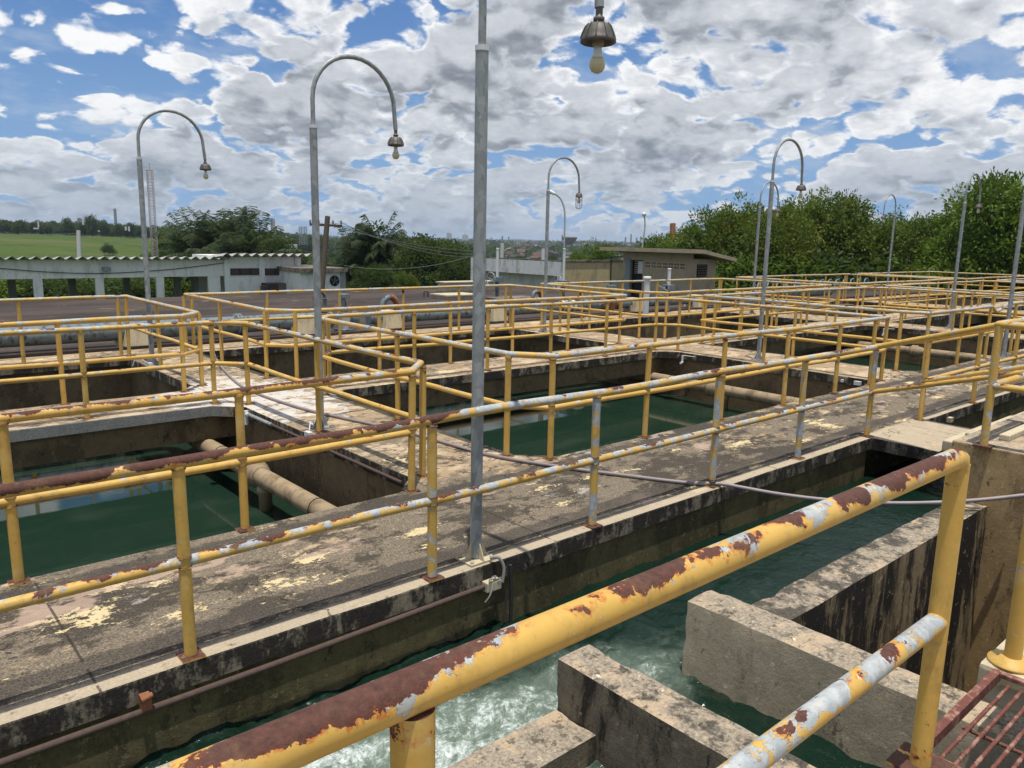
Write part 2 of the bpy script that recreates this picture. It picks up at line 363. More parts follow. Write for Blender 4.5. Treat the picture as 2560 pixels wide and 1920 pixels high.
def mat_terrain():
    m, n = new_mat('grassland'); P = n.pos; x, y, z = n.sep(P)
    g = n.mix(n.noise(P, .09, 7, .7), (.040, .072, .012), (.090, .130, .022))
    g = n.mix(n.math('MULTIPLY', n.step(n.noise(n.scl(P, (1, 1, 1)), .16, 9, .80), .50, .60), .85), g, (.030, .055, .012))
    g = n.mix(n.step(n.noise(P, .02, 5, .6), .50, .60), g, (.10, .11, .035))
    r = n.vmath('LENGTH', n.comb(x, y, 0))
    wood = n.mix(n.noise(P, .05, 6, .7), (.012, .028, .010), (.040, .070, .022))
    far = n.math('ADD', n.step(r, 420, 700), n.step(n.math('DIVIDE', x, n.math('MAXIMUM', y, .1)), .46, .62))
    wm = n.math('MULTIPLY', n.math('MINIMUM', far, 1.0), n.step(n.noise(P, .006, 6, .7), .36, .44))
    c = n.mix(wm, g, wood)
    setp(n, color=c, rough=.95, spec=.1, normal=n.bump(n.noise(P, 1.2, 6, .7), .8, .5))
    return m

M = {}
def build_mats():
    M['paint'] = mat_paint()
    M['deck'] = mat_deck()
    M['water'] = mat_water(); M['channel'] = mat_channel(); M['galv'] = mat_galv()
    M['beam'] = mat_wall('brown_stained_beam', (.215, .155, .078), (.130, .094, .047), (.034, .027, .016), .42, .6, 1.0)
    M['tankwall'] = mat_wall('brown_tank_wall', (.255, .180, .095), (.155, .110, .058), (.034, .026, .017), .40, .6, 2.0)
    M['chanwall'] = mat_wall('algae_channel_wall', (.185, .155, .070), (.095, .082, .038), (.020, .018, .011), .44, .5, 3.0)
    M['blackwall'] = mat_wall('black_mouldy_wall', (.42, .32, .18), (.24, .185, .11), (.018, .016, .013), .535, .22, 4.0, .56)
    M['baffle'] = mat_wall('grimy_baffle', (.24, .20, .14), (.11, .095, .07), (.016, .014, .012), .54, .30, 5.0, .50)
    M['greywall'] = mat_wall('grey_rendered_wall', (.60, .50, .345), (.44, .365, .25), (.10, .082, .058), .37, .55, 6.0, .46)
    M['ledge'] = mat_wall('sandy_ledge', (.30, .25, .17), (.15, .13, .09), (.022, .02, .017), .56, .3, 7.0, .44)
    M['pitwall'] = mat_wall('tan_pit_wall', (.56, .39, .19), (.36, .25, .12), (.040, .031, .022), .46, .5, 8.0, .35)
    M['beige'] = mat_wall('beige_wall', (.66, .52, .28), (.55, .43, .23), (.16, .13, .08), .33, .35, 9.0)
    M['house'] = mat_wall('dull_beige_render', (.50, .405, .26), (.43, .345, .22), (.22, .18, .12), .28, .6, 10.0, .6)
    M['whitewall'] = mat_wall('white_limewash', (.86, .84, .81), (.78, .76, .73), (.36, .34, .31), .25, .28, 11.0, scale=.8)
    M['parapet'] = mat_wall('stained_white_parapet', (.88, .86, .82), (.76, .74, .70), (.06, .058, .05), .39, .30, 12.0, .9)
    M['column'] = mat_wall('grey_column', (.42, .42, .40), (.33, .33, .31), (.17, .17, .16), .35, .3, 13.0)
    M['slab'] = mat_wall('dark_roof_slab', (.3, .25, .19), (.2, .17, .13), (.04, .035, .03), .5, .5, 14.0)
    M['roofslab'] = mat_roofslab()
    M['bedpipe'] = mat_plain('sandy_coated_pipe', (.22, .155, .085), (.44, .335, .21), 9, .8, 0, .5, .25, (.10, .07, .04), .7)
    M['bluepipe'] = mat_plain('blue_grey_painted_pipe', (.125, .165, .18), (.20, .245, .26), 5, .45, 0, .2, .4, (.018, .018, .020), .95, dscale=9)
    M['hose'] = mat_plain('purple_grey_hose', (.185, .15, .15), (.34, .30, .29), 14, .45, 0, .2, .4)
    M['rustpipe'] = mat_plain('rusty_conduit', (.060, .040, .034), (.135, .095, .075), 40, .85, 0, .8, .2)
    M['rust'] = mat_plain('rust', (.16, .055, .03), (.34, .15, .07), 25, .85, 0, .6, .2, (.42, .30, .2), .35)
    M['redbar'] = mat_plain('red_oxide_bar', (.095, .030, .022), (.20, .075, .052), 30, .7, 0, .7, .3, (.50, .30, .22), .55, dscale=24)
    M['pvc'] = mat_plain('white_plastic', (.60, .60, .58), (.74, .74, .72), 6, .4, 0, .05, .5, (.4, .38, .33), .25)
    M['cream'] = mat_plain('cream_concrete', (.44, .375, .24), (.60, .52, .36), 12, .85, 0, .4, .2, (.2, .17, .11), .5)
    M['asbestos'] = mat_plain('fibre_cement', (.30, .29, .27), (.46, .45, .42), 6, .9, 0, .3, .2, (.06, .055, .05), .6, dscale=3)
    M['dark'] = mat_plain('dark_void', (.012, .011, .010), (.022, .02, .018), 5, .8)
    M['darkwood'] = mat_plain('dark_louver', (.045, .034, .026), (.085, .065, .05), 15, .7)
    M['lamp'] = mat_plain('tarnished_cast_metal', (.085, .075, .065), (.17, .155, .14), 30, .55, .3, .3, .5, (.05, .04, .03), .5)
    M['bulb'] = mat_plain('yellowed_bulb', (.50, .44, .25), (.60, .54, .33), 5, .25, 0, 0, .5)
    M['bulbneck'] = mat_plain('white_bulb_neck', (.62, .62, .60), (.68, .68, .66), 5, .35, 0, 0, .5)
    M['porcelain'] = mat_plain('brown_socket', (.23, .17, .13), (.30, .23, .18), 9, .4)
    M['bark'] = mat_plain('bark', (.075, .058, .042), (.17, .14, .105), 9, .95, 0, .8, .1, bd=.02)
    M['palmtrunk'] = mat_plain('palm_trunk', (.09, .08, .06), (.16, .14, .11), 6, .95, 0, .8, .1, bd=.02)
    M['leaf'] = mat_leaf('mango_leaf', (.036, .068, .009), (.165, .235, .026), (.24, .19, .025), .42)
    M['leaf2'] = mat_leaf('bright_leaf', (.038, .085, .009), (.165, .265, .024), (.22, .22, .03), .35)
    M['darkleaf'] = mat_leaf('dark_leaf', (.014, .034, .007), (.048, .090, .016), (.09, .10, .02), .4)
    M['palmleaf'] = mat_leaf('palm_leaf', (.018, .040, .013), (.070, .105, .040), (.12, .11, .055), .35)
    M['terrain'] = mat_terrain()
    M['mast'] = mat_plain('mast_paint', (.42, .33, .30), (.58, .52, .50), 2, .6)
    M['steel'] = mat_plain('far_steel', (.20, .22, .24), (.28, .30, .32), 2, .6)
    M['polewood'] = mat_plain('old_wood_pole', (.070, .052, .038), (.135, .105, .08), 12, .9, 0, .6, .1)
    M['concpole'] = mat_plain('concrete_pole', (.33, .33, .31), (.45, .45, .43), 8, .9)
    M['wire'] = mat_plain('black_cable', (.02, .02, .02), (.035, .035, .035), 5, .6)
    M['lightwire'] = mat_plain('old_light_cable', (.12, .12, .11), (.26, .25, .24), 5, .6)
    M['tower'] = mat_plain('pale_tower_wall', (.46, .46, .46), (.58, .58, .57), .3, .85)
    M['town'] = mat_town()
    M['louver'] = mat_plain('brown_glass_louver', (.06, .045, .035), (.16, .12, .10), 4, .35)
    M['bluedoor'] = mat_plain('blue_grey_door_frame', (.17, .21, .24), (.23, .27, .30), 5, .6)
    M['redframe'] = mat_plain('brown_breeze_block', (.42, .33, .22), (.50, .40, .28), 9, .85)

def mat_roofslab():
    m, n = new_mat('stained_reservoir_roof'); P = n.pos; nz = n.sep(n.tn)[2]
    S = n.scl(P, (.35, 1.0, 1))
    c = n.mix(cn(n, n.noise(P, 22, 5, .7), 2), (.040, .029, .024), (.105, .078, .062))
    c = n.mix(n.step(n.noise(S, .55, 6, .6), .42, .62), c, (.038, .030, .026))
    c = n.mix(n.step(n.noise(S, 1.6, 6, .65), .60, .68), c, (.15, .115, .085))
    c = n.mix(n.step(n.noise(n.off(S, (4, 1, 0)), 1.1, 8, .68), .655, .68), c, (.52, .44, .32))
    setp(n, color=c, rough=.92, normal=n.bump(n.noise(P, 40, 4, .7), .6, .006), spec=.2)
    return m

def mat_town():
    m, n = new_mat('town_walls_and_roofs')
    at = n.new('ShaderNodeAttribute', attribute_name='tone')
    setp(n, color=at.outputs['Color'], rough=.9, spec=.1); return m
build_mats()

# ------------------------------------------------------------------ object helpers
COL = scene.collection
def tag(o, label=None, cat=None, group=None, kind=None):
    if label: o['label'] = label
    if cat: o['category'] = cat
    if group: o['group'] = group
    if kind: o['kind'] = kind
    return o
def thing(name, loc, label, cat, group=None, rz=0):
    o = bpy.data.objects.new(name, None); o.empty_display_size = .2; COL.objects.link(o)
    o.location = loc; o.rotation_euler = (0, 0, rz)
    return tag(o, label, cat, group)

class MB:
    """mesh builder in world coordinates"""
    def __init__(s): s.v = []; s.f = []; s.w = []; s.smooth = []
    def add(s, vs, fs, wear=(0, 0), smooth=False):
        b = len(s.v); s.v += [tuple(v) for v in vs]; s.f += [tuple(i+b for i in f) for f in fs]
        s.w += (wear if isinstance(wear, list) else [wear]*len(vs)); s.smooth += [smooth]*len(fs)
    def box(s, x0, x1, y0, y1, z0, z1, rz=0, c=None, wear=(0, 0)):
        vs = [Vector((x, y, z)) for x in (x0, x1) for y in (y0, y1) for z in (z0, z1)]
        if rz:
            c = Vector(c) if c else Vector(((x0+x1)/2, (y0+y1)/2, 0)); mt = Matrix.Rotation(rz, 3, 'Z')
            vs = [mt @ (v-c) + c for v in vs]
        s.add(vs, [(0, 1, 3, 2), (4, 6, 7, 5), (0, 4, 5, 1), (2, 3, 7, 6), (0, 2, 6, 4), (1, 5, 7, 3)], wear)
    def beam(s, a, b, w, h=None, up=(0, 0, 1)):
        a, b = Vector(a), Vector(b); h = h or w; d = (b-a).normalized(); up = Vector(up)
        if abs(d.dot(up)) > .98: up = Vector((1, 0, 0))
        r = d.cross(up).normalized(); u = r.cross(d).normalized()
        vs = []
        for p in (a, b):
            for i, j in ((-1, -1), (1, -1), (1, 1), (-1, 1)): vs.append(p + r*(i*w/2) + u*(j*h/2))
        s.add(vs, [(0, 1, 2, 3), (4, 7, 6, 5), (0, 4, 5, 1), (1, 5, 6, 2), (2, 6, 7, 3), (3, 7, 4, 0)])
    def tube(s, pts, r, seg=12, step=None, wear=None, cap=True, closed=False):
        pts = [Vector(p) for p in pts]
        if step:
            q = []; n = len(pts)
            for i in range(n-1):
                a, b = pts[i], pts[i+1]; k = max(1, int((b-a).length/step))
                q += [a.lerp(b, t/k) for t in range(k)]
            q.append(pts[-1]); pts = q
        n = len(pts); rs = r if isinstance(r, (list, tuple)) else [r]*n
        if len(rs) != n: rs = [rs[0]]*n
        d0 = (pts[1]-pts[0]).normalized()
        ref = Vector((0, 0, 1)) if abs(d0.z) < .9 else Vector((1, 0, 0))
        side = d0.cross(ref).normalized()
        vs = []; ws = []
        for i, p in enumerate(pts):
            din = (p-pts[i-1]).normalized() if i else d0
            dout = (pts[i+1]-p).normalized() if i < n-1 else din
            t = (din+dout); t = t.normalized() if t.length > 1e-6 else din
            side = (side - t*side.dot(t)).normalized(); up = side.cross(t)
            k = 1/max(.5, t.dot(din)); rr = rs[i]
            bend = (dout-din); bn = bend.normalized() if bend.length > 1e-4 else None
            for j in range(seg):
                a = 2*PI*j/seg; o = side*math.cos(a)*rr + up*math.sin(a)*rr
                if bn: o = o + bn*(o.dot(bn))*(k-1)
                vs.append(p+o)
            ws += [wear(p) if wear else (0, 0)]*seg
        fs = [(i*seg+j, i*seg+(j+1) % seg, (i+1)*seg+(j+1) % seg, (i+1)*seg+j) for i in range(n-1) for j in range(seg)]
        s.add(vs, fs, ws, True)
        if cap:
            b = len(s.v)
            s.add([vs[j] for j in range(seg)], [tuple(range(seg))], [ws[0]]*seg, False)
            s.add([vs[(n-1)*seg+j] for j in range(seg)], [tuple(reversed(range(seg)))], [ws[-1]]*seg, False)
    def lathe(s, c, prof, seg=20, axis=None):
        c = Vector(c); vs = []
        for (r, z) in prof:
            for j in range(seg):
                a = 2*PI*j/seg; v = Vector((r*math.cos(a), r*math.sin(a), z))
                if axis: v = Vector((0, 0, 1)).rotation_difference(Vector(axis)) @ v
                vs.append(c+v)
        n = len(prof)
        fs = [(i*seg+j, i*seg+(j+1) % seg, (i+1)*seg+(j+1) % seg, (i+1)*seg+j) for i in range(n-1) for j in range(seg)]
        fs += [tuple(reversed(range(seg))), tuple((n-1)*seg+j for j in range(seg))]
        s.add(vs, fs, smooth=True)
    def build(s, name, mat, parent=None, bevel=0, loc=None, attr=False):
        o_ = Vector(parent.location) if parent is not None and parent.parent is None else Vector((0, 0, 0))
        if parent is not None and parent.parent is not None: o_ = Vector(parent.parent.location)
        if loc is not None: o_ = Vector(loc)
        inv = Matrix.Identity(3)
        me = bpy.data.meshes.new(name)
        me.from_pydata([inv @ (Vector(v)-o_) for v in s.v], [], s.f)
        me.polygons.foreach_set('use_smooth', s.smooth)
        if any(w[0] or w[1] for w in s.w):
            a = me.attributes.new('wear', 'FLOAT_VECTOR', 'POINT')
            a.data.foreach_set('vector', np.array([(w[0], w[1], 0) for w in s.w], 'f').ravel())
        me.materials.append(M[mat] if isinstance(mat, str) else mat)
        o = bpy.data.objects.new(name, me); COL.objects.link(o)
        if parent is not None: o.parent = parent
        if loc is not None: o.location = o_
        bm = bmesh.new(); bm.from_mesh(me); bmesh.ops.recalc_face_normals(bm, faces=bm.faces)
        if bevel:
            es = [e for e in bm.edges if e.is_manifold and e.calc_face_angle(0) > .6]
            bmesh.ops.bevel(bm, geom=es, offset=bevel, segments=2, affect='EDGES', profile=.6)
        bm.to_mesh(me); bm.free()
        return o
def single(name, mb, mat, label, cat, group=None, bevel=0, loc=None):
    if loc is None:
        v = np.array([tuple(p) for p in mb.v]); loc = ((v[:, 0].min()+v[:, 0].max())/2, (v[:, 1].min()+v[:, 1].max())/2, v[:, 2].min())
    return tag(mb.build(name, mat, None, bevel, loc), label, cat, group)
# ------------------------------------------------------------------ deck, tanks, channel
def chrect(x0, x1, y0, y1, c, corners='abcd'):
    """counter-clockwise rectangle with cut corners a=(x0,y0) b=(x1,y0) c=(x1,y1) d=(x0,y1)"""
    p = []
    for k, (x, y, sx, sy) in zip('abcd', ((x0, y0, 1, 1), (x1, y0, -1, 1), (x1, y1, -1, -1), (x0, y1, 1, -1))):
        if k in corners:
            a, b = (x, y+sy*c), (x+sx*c, y)
            p += [a, b] if k in 'ac' else [b, a]
        else: p.append((x, y))
    return p
OPEN = {
 'b1': chrect(-4.7, 3.68, 5.22, 9.38, .30), 'b2': chrect(4.90, 12.26, 5.22, 9.38, .30, 'acd'),
 'b3': chrect(-4.7, 3.65, 10.52, 13.90, .30, 'ab'), 'b4': chrect(4.82, 12.06, 10.52, 13.90, .30, 'ab'),
 'b5': chrect(13.73, 21.08, 5.22, 9.45, .30, 'abc'), 'b6': chrect(13.40, 20.85, 10.65, 13.98, .30, 'a'),
 'b7': chrect(22.60, 29.92, 10.75, 14.40, .30, 'a'), 'b8': chrect(22.45, 29.80, 5.30, 9.50, .30, 'c'),
 'b9': chrect(31.30, 38.0, 10.75, 14.40, .30, ''), 'b10': chrect(31.30, 38.0, 5.30, 9.50, .30, '')}
def slab_mesh(outer, holes, ztop, thick, name, mat, bevel=.012):
    bm = bmesh.new(); edges = []
    for loop in [outer]+holes:
        vs = []
        n = len(loop)
        for i in range(n):
            a, b = Vector((*loop[i], ztop)), Vector((*loop[(i+1) % n], ztop))
            k = max(1, int((b-a).length/.35))
            vs += [bm.verts.new(a.lerp(b, t/k)) for t in range(k)]
        edges += [bm.edges.new((vs[i], vs[(i+1) % len(vs)])) for i in range(len(vs))]
    bmesh.ops.triangle_fill(bm, use_beauty=True, use_dissolve=False, edges=edges)
    bmesh.ops.recalc_face_normals(bm, faces=bm.faces)
    if sum(f.normal.z for f in bm.faces) < 0: bmesh.ops.reverse_faces(bm, faces=bm.faces)
    rim = [v for v in bm.verts if any(len(e.link_faces) == 1 for e in v.link_edges)]
    top = list(bm.faces)
    ex = bmesh.ops.extrude_face_region(bm, geom=top)
    dn = [g for g in ex['geom'] if isinstance(g, bmesh.types.BMVert)]
    for v in dn: v.co.z -= thick
    bmesh.ops.recalc_face_normals(bm, faces=bm.faces)
    # worn arris: the rim wobbles a few millimetres
    for v in bm.verts:
        if v.co.z > ztop-.001:
            if any(abs(e.other_vert(v).co.z - v.co.z) > .05 for e in v.link_edges):
                q = v.co*3.1
                v.co.z += (mnoise.noise(q)-.1)*.006
                v.co.x += mnoise.noise(q+Vector((5, 0, 0)))*.006; v.co.y += mnoise.noise(q+Vector((0, 7, 0)))*.006
    es = [e for e in bm.edges if len(e.link_faces) == 2 and e.calc_face_angle(0) > .8 and min(v.co.z for v in e.verts) > ztop-.03]
    bmesh.ops.bevel(bm, geom=es, offset=bevel, segments=2, affect='EDGES', profile=.5)
    me = bpy.data.meshes.new(name); bm.to_mesh(me); bm.free(); me.materials.append(M[mat])
    o = bpy.data.objects.new(name, me); COL.objects.link(o); return o
EY = 3.65
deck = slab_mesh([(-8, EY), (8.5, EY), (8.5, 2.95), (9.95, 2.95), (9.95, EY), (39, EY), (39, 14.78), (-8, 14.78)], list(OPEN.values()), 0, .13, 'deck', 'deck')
tag(deck, kind='structure')
def wallbox(name, label, x0, x1, y0, y1, z0, z1, mat, cat='wall', group=None, bevel=0):
    b = MB(); b.box(x0, x1, y0, y1, z0, z1); return single(name, b, mat, label, cat, group, bevel)
Z0 = -3.4
wallbox('channel_wall', 'long algae-stained wall under the front walkway, dropping into the foaming channel', -8, 8.46, 3.675, 5.17, Z0, -.133, 'chanwall')
wallbox('channel_wall', 'dark wall under the walkway on the far right, beyond the short stairs', 9.99, 39, 3.675, 5.17, Z0, -.133, 'chanwall')
tw = [(3.72, 4.85, 'brown wall between the near left basin and the middle basin, under the lime-stained walkway'),
      (12.30, 13.66, 'brown wall between the middle basin and the basin right of it'),
      (21.12, 22.42, 'brown wall right of the second near basin, below the sixth lamp'),
      (29.95, 31.26, 'farthest brown dividing wall, near the trees')]
for x0, x1, lb in tw: wallbox('tank_wall', lb, x0, x1, 5.174, 14.0 if x1 < 14 else 14.0, Z0, -.133, 'tankwall', 'wall')
wallbox('tank_wall', 'back wall of the basins under the pipe walkway', -8, 39, 14.004 if 0 else 14.004, 14.74, Z0, -.133, 'tankwall')
wallbox('tank_wall', 'outer end wall of the basins at the far right', 38.0, 38.9, 5.174, 14.0, Z0, -.133, 'tankwall')
wallbox('tank_wall', 'outer end wall of the basins on the left, beyond the frame', -7.9, -4.75, 5.174, 14.0, Z0, -.133, 'tankwall')
for x0, x1, y0, y1, lb in ((-4.74, 3.716, 9.43, 10.47, 'brown concrete beam carrying the cross walkway behind the near left basin'),
                       (4.854, 12.296, 9.43, 10.47, 'brown concrete beam carrying the cross walkway behind the middle basin'),
                       (13.664, 21.116, 9.50, 10.60, 'dark concrete beam behind the basin right of the middle one'),
                       (22.424, 29.946, 9.55, 10.70, 'far concrete beam below the sixth lamp')):
    wallbox('walkway_beam', lb, x0, x1, y0, y1, -.43, -.134, 'beam', 'beam')
w = MB()
for x0, x1 in ((-4.74, 3.718), (4.852, 12.298), (13.662, 21.118), (22.422, 29.948), (31.262, 37.99)):
    w.add([(x0, 5.172, -.87), (x1, 5.172, -.87), (x1, 14.002, -.87), (x0, 14.002, -.87)], [(0, 1, 2, 3)])
tag(w.build('water', 'water'), kind='structure')
b = MB(); b.box(-8, 39, 2.0, 14.9, Z0-.3, Z0-.01); tag(b.build('tank_floor', 'dark'), kind='structure')
# churning water of the channel
def channel_water():
    nx, ny = 560, 110; x0, x1, y0, y1 = -4.0, 9.96, .1, 3.673
    X = np.linspace(x0, x1, nx); Y = np.linspace(y0, y1, ny); vs = []; fo = []
    for j in range(ny):
        for i in range(nx):
            x, y = X[i], Y[j]
            turb = max(0, min(1, (6.2-x)/3.2)); turb = .12+.88*turb*turb*(3-2*turb)
            q = Vector((x*2.1, y*3.0, 1.3)); q2 = Vector((x*6.5, y*7.5, 4.0))
            h = mnoise.fractal(q, .8, 2.1, 4)*.065 + mnoise.fractal(q2, .7, 2.0, 4)*.024
            vs.append((x, y, -.455 + h*turb))
            d = math.exp(-((x-1.3)/1.35)**2)*math.exp(-((y-2.75)/.55)**2)*.60
            d += math.exp(-((x-2.0)/.7)**2)*math.exp(-((y-2.62)/.40)**2)*.30
            d += math.exp(-((x-3.25)/.55)**2)*math.exp(-((y-2.65)/.45)**2)*.30
            d += math.exp(-((x-4.25)/.45)**2)*math.exp(-((y-2.45)/.30)**2)*.30
            d += math.exp(-((x-4.9)/.9)**2)*math.exp(-((y-2.75)/.25)**2)*.12
            d += .08*max(0, min(1, (3.6-x)))
            d += math.exp(-((x-5.25)/.16)**2)*math.exp(-((y-2.32)/.09)**2)*.9
            d *= 1 if x < 6.2 else .3
            fo.append(.15+(min(d, .44) if x < 5 else d))
    fs = [(j*nx+i, j*nx+i+1, (j+1)*nx+i+1, (j+1)*nx+i) for j in range(ny-1) for i in range(nx-1) if not (X[i] > 3.75 and Y[j] < 2.12)]
    me = bpy.data.meshes.new('channel_water'); me.from_pydata(vs, [], fs)
    a = me.attributes.new('foam', 'FLOAT', 'POINT'); a.data.foreach_set('value', np.array(fo, 'f'))
    me.polygons.foreach_set('use_smooth', [True]*len(fs)); me.materials.append(M['channel'])
    o = bpy.data.objects.new('water', me); COL.objects.link(o); tag(o, kind='structure')
    w = MB(); w.add([(9.99, -3, -.46), (39, -3, -.46), (39, 3.673, -.46), (9.99, 3.673, -.46)], [(0, 1, 2, 3)])
    tag(w.build('water', 'water'), kind='structure')
channel_water()
def rough_wall(name, label, x0, x1, y0, y1, z0, z1, mat, amp=.0065):
    """wall block with a slightly uneven surface and broken arrises"""
    bm = bmesh.new(); bmesh.ops.create_cube(bm, size=1)
    for v in bm.verts: v.co = Vector(((x0+x1)/2+v.co.x*(x1-x0), (y0+y1)/2+v.co.y*(y1-y0), (z0+z1)/2+v.co.z*(z1-z0)))
    es = [e for e in bm.edges if e.calc_length() > .0]
    for ax, L in ((0, x1-x0), (1, y1-y0), (2, z1-z0)):
        k = int(L/.06)
        if k > 1:
            ee = [e for e in bm.edges if abs((e.verts[0].co-e.verts[1].co).normalized()[ax]) > .9]
            bmesh.ops.subdivide_edges(bm, edges=ee, cuts=min(k, 60), use_grid_fill=True)
    for v in bm.verts:
        q = v.co*2.3; q3 = v.co*11
        edge = 1.0
        v.co += Vector((mnoise.noise(q), mnoise.noise(q+Vector((9, 1, 1))), mnoise.noise(q+Vector((2, 9, 4)))))*amp
        v.co += v.normal*(mnoise.noise(q3)*amp*.7)
        if v.normal.length > 0 and max(abs(c_) for c_ in v.normal) < .93 and mnoise.noise(v.co*5.5) > .12: v.co -= v.normal*.012*min(1, (mnoise.noise(v.co*5.5)-.12)*5)
    o_ = Vector(((x0+x1)/2, (y0+y1)/2, z0)); 
    for v in bm.verts: v.co -= o_
    me = bpy.data.meshes.new(name); bm.to_mesh(me); bm.free(); me.materials.append(M[mat])
    me.polygons.foreach_set('use_smooth', [True]*len(me.polygons))
    try: me.set_sharp_from_angle(angle=R(40))
    except Exception: pass
    o = bpy.data.objects.new(name, me); COL.objects.link(o); o.location = o_
    return tag(o, label, 'wall')
rough_wall('baffle_wall', 'long black-moulded wall behind the light grey one, running to the raised platform', 3.874, 6.99, 2.0, 2.25, -2.6, 0.0, 'blackwall')
rough_wall('baffle_wall', 'light grey rendered wall with a square end standing in the channel', 3.62, 3.87, -1.2, 2.52, -2.6, 0.0, 'greywall')
rough_wall('baffle_wall', 'grimy dark wall nearer the camera, its end standing in white foam', 2.57, 2.80, -1.2, 2.53, -2.6, 0.0, 'baffle')
rough_wall('low_wall', 'low sandy ledge abutting the grimy wall, beside the white foam', -4.0, 2.566, 2.25, 2.53, -2.6, -.27, 'ledge')
# raised platform on the right, its stairs, and the platform the camera stands on
pl = MB(); pl.box(7.0, 20, -4, 2.34, -2.6, .48)
single('raised_platform', pl, 'pitwall', 'raised concrete platform on the right with a tan, moss-streaked face', 'platform', bevel=.012)
nb = MB(); nb.box(3.88, 6.99, -4, .72, -2.6, .30)
single('pit_wall', nb, 'pitwall', 'tan wall closing the dry pit below the camera platform', 'wall')
pc = MB(); pc.box(-5, 2.50, -4, .86, -2.6, .46)
single('camera_platform', pc, 'ledge', 'concrete platform corner carrying the thick near railing', 'platform', bevel=.012)
pc = MB(); pc.box(3.28, 3.86, -4, .90, .30, .46)
single('concrete_ledge', pc, 'cream', 'small pale concrete ledge under the post at the right edge, beside the red grating', 'ledge', bevel=.02)
fl = MB(); fl.box(2.6, 7.0, -4, 2.2, -2.9, -2.59); tag(fl.build('pit_floor', 'tankwall'), kind='structure')
st = thing('concrete_stairs', (9.1, 2.7, 0), 'short flight of pale concrete stairs up to the raised platform on the right', 'stairs')
for i, (ya, h) in enumerate(((2.94, .12), (2.74, .24), (2.54, .36))):
    b = MB(); b.box(8.52, 9.93, 2.345, ya, .004 if i == 0 else (.12*i+.001), h+.0)
    b.build('step', 'cream', st, .015)
kb = MB(); kb.box(7.35, 20, 2.02, 2.10, .481, .53); single('kerb', kb, 'cream', 'narrow kerb strip along the bright raised platform', 'kerb', bevel=.008)
# reservoir roof behind the pipe
rs = MB(); rs.box(-8, 22.5, 14.95, 26.0, Z0, .03); rs.box(22.6, 39, 14.95, 17.4, Z0, .02)
single('reservoir', rs, 'roofslab', 'wide dark stained reservoir roof behind the blue-grey pipe', 'tank')
kb = MB(); kb.box(-8, 39, 14.785, 14.945, -.4, .055); single('kerb', kb, 'roofslab', 'low dark kerb between the basin deck and the reservoir roof', 'kerb', bevel=.01)

# ------------------------------------------------------------------ railings
RAD = .0295
def wear_fn(r, p):
    return lambda P: (max(0, r + .05*mnoise.noise(P*.8)), max(0, p + .08*mnoise.noise(P*.7+Vector((4, 4, 4)))))
def front_wear(P):
    x = P.x
    r = .50 if x < 1.9 else (.50-(x-1.9)*.25 if x < 3.1 else .12)
    return (r, .25 if x < 2.2 else .44)
def railing(name, label, cat, group, segs, wear_top, wear_mid, posts, wear_post=(.04, .18), seg=14, step=.25, rad=RAD, plates=True, zt=1.0, zb=0.0, mids=None, lean=.009):
    """segs: list of polylines (x,y[,dz]) for the top rail; the middle rail follows at half height"""
    p0 = posts[0]
    root = thing(name, (p0[0], p0[1], zb), label, cat, group)
    def wob(b, k):
        b.v = [(v[0]+mnoise.noise(Vector((v[0]*.9, v[1]*.9, k)))*.010, v[1]+mnoise.noise(Vector((v[0]*.9, v[1]*.9, k+5)))*.010, v[2]+mnoise.noise(Vector((v[0]*.8, v[1]*.8, k+9)))*.012) for v in b.v]
    for s in segs:
        b = MB(); b.tube([(p[0], p[1], zt+(p[2] if len(p) > 2 else 0)) for p in s], rad, seg, step, wear_top); wob(b, 1); b.build('top_rail', 'paint', root)
    for s in (mids if mids is not None else segs):
        b = MB(); b.tube([(p[0], p[1], zb+(zt-zb)*.5+(p[2] if len(p) > 2 else 0)) for p in s], rad*.92, seg, step, wear_mid); wob(b, 3); b.build('middle_rail', 'paint', root)
    for p in posts:
        x, y = p[0], p[1]; base = p[2] if len(p) > 2 else zb; top = base+(zt-zb)
        a, c = rnd.uniform(-lean, lean), rnd.uniform(-lean, lean)
        wp = p[3] if len(p) > 3 else (max(0, wear_post[0]+rnd.uniform(-.05, .05)), max(0, wear_post[1]+rnd.uniform(-.12, .14)))
        b = MB()
        def wf(P, wp=wp, base=base):
            h = P.z-base; e = .20*math.exp(-((h-.5)/.05)**2)+.22*math.exp(-((h-(zt-zb))/.07)**2)+.10*math.exp(-(h/.08)**2)
            return (wp[0]+e, wp[1])
        b.tube([(x, y, base+.004), (x+a, y+c, top-rad*.5)], rad, seg, step*.7, wf)
        if step < .25:
            for zz_ in (base+(zt-zb)*.5+.026, base+(zt-zb)*.5-.026, top-rad-.004, base+.014):
                b.tube([(x+a*(zz_-base)+(rad+.0015)*math.cos(q_*PI/6), y+c*(zz_-base)+(rad+.0015)*math.sin(q_*PI/6), zz_+.002*math.sin(q_*2.3)) for q_ in range(13)], .0045, 6, None, lambda P: (.55, .2))
        po = b.build('post', 'paint', root)
        if plates:
            b = MB(); b.box(x-.055, x+.055, y-.055, y+.055, base+.001, base+.011, wear=(.45, .2)); b.build('base_plate', 'paint', po)
    return root
G1 = 'yellow railings round the basins'
RN = 'pipe_railing'
near_posts = [(-1.7, 3.70), (-.27, 3.70), (1.17, 3.70, 0, (.10, .20)), (2.63, 3.70, 0, (.08, .40)), (4.07, 3.70, 0, (.08, .50)), (5.60, 3.72, 0, (.10, .48)), (7.04, 3.72, 0, (.10, .46)), (8.51, 3.71, 0, (.1, .40))]
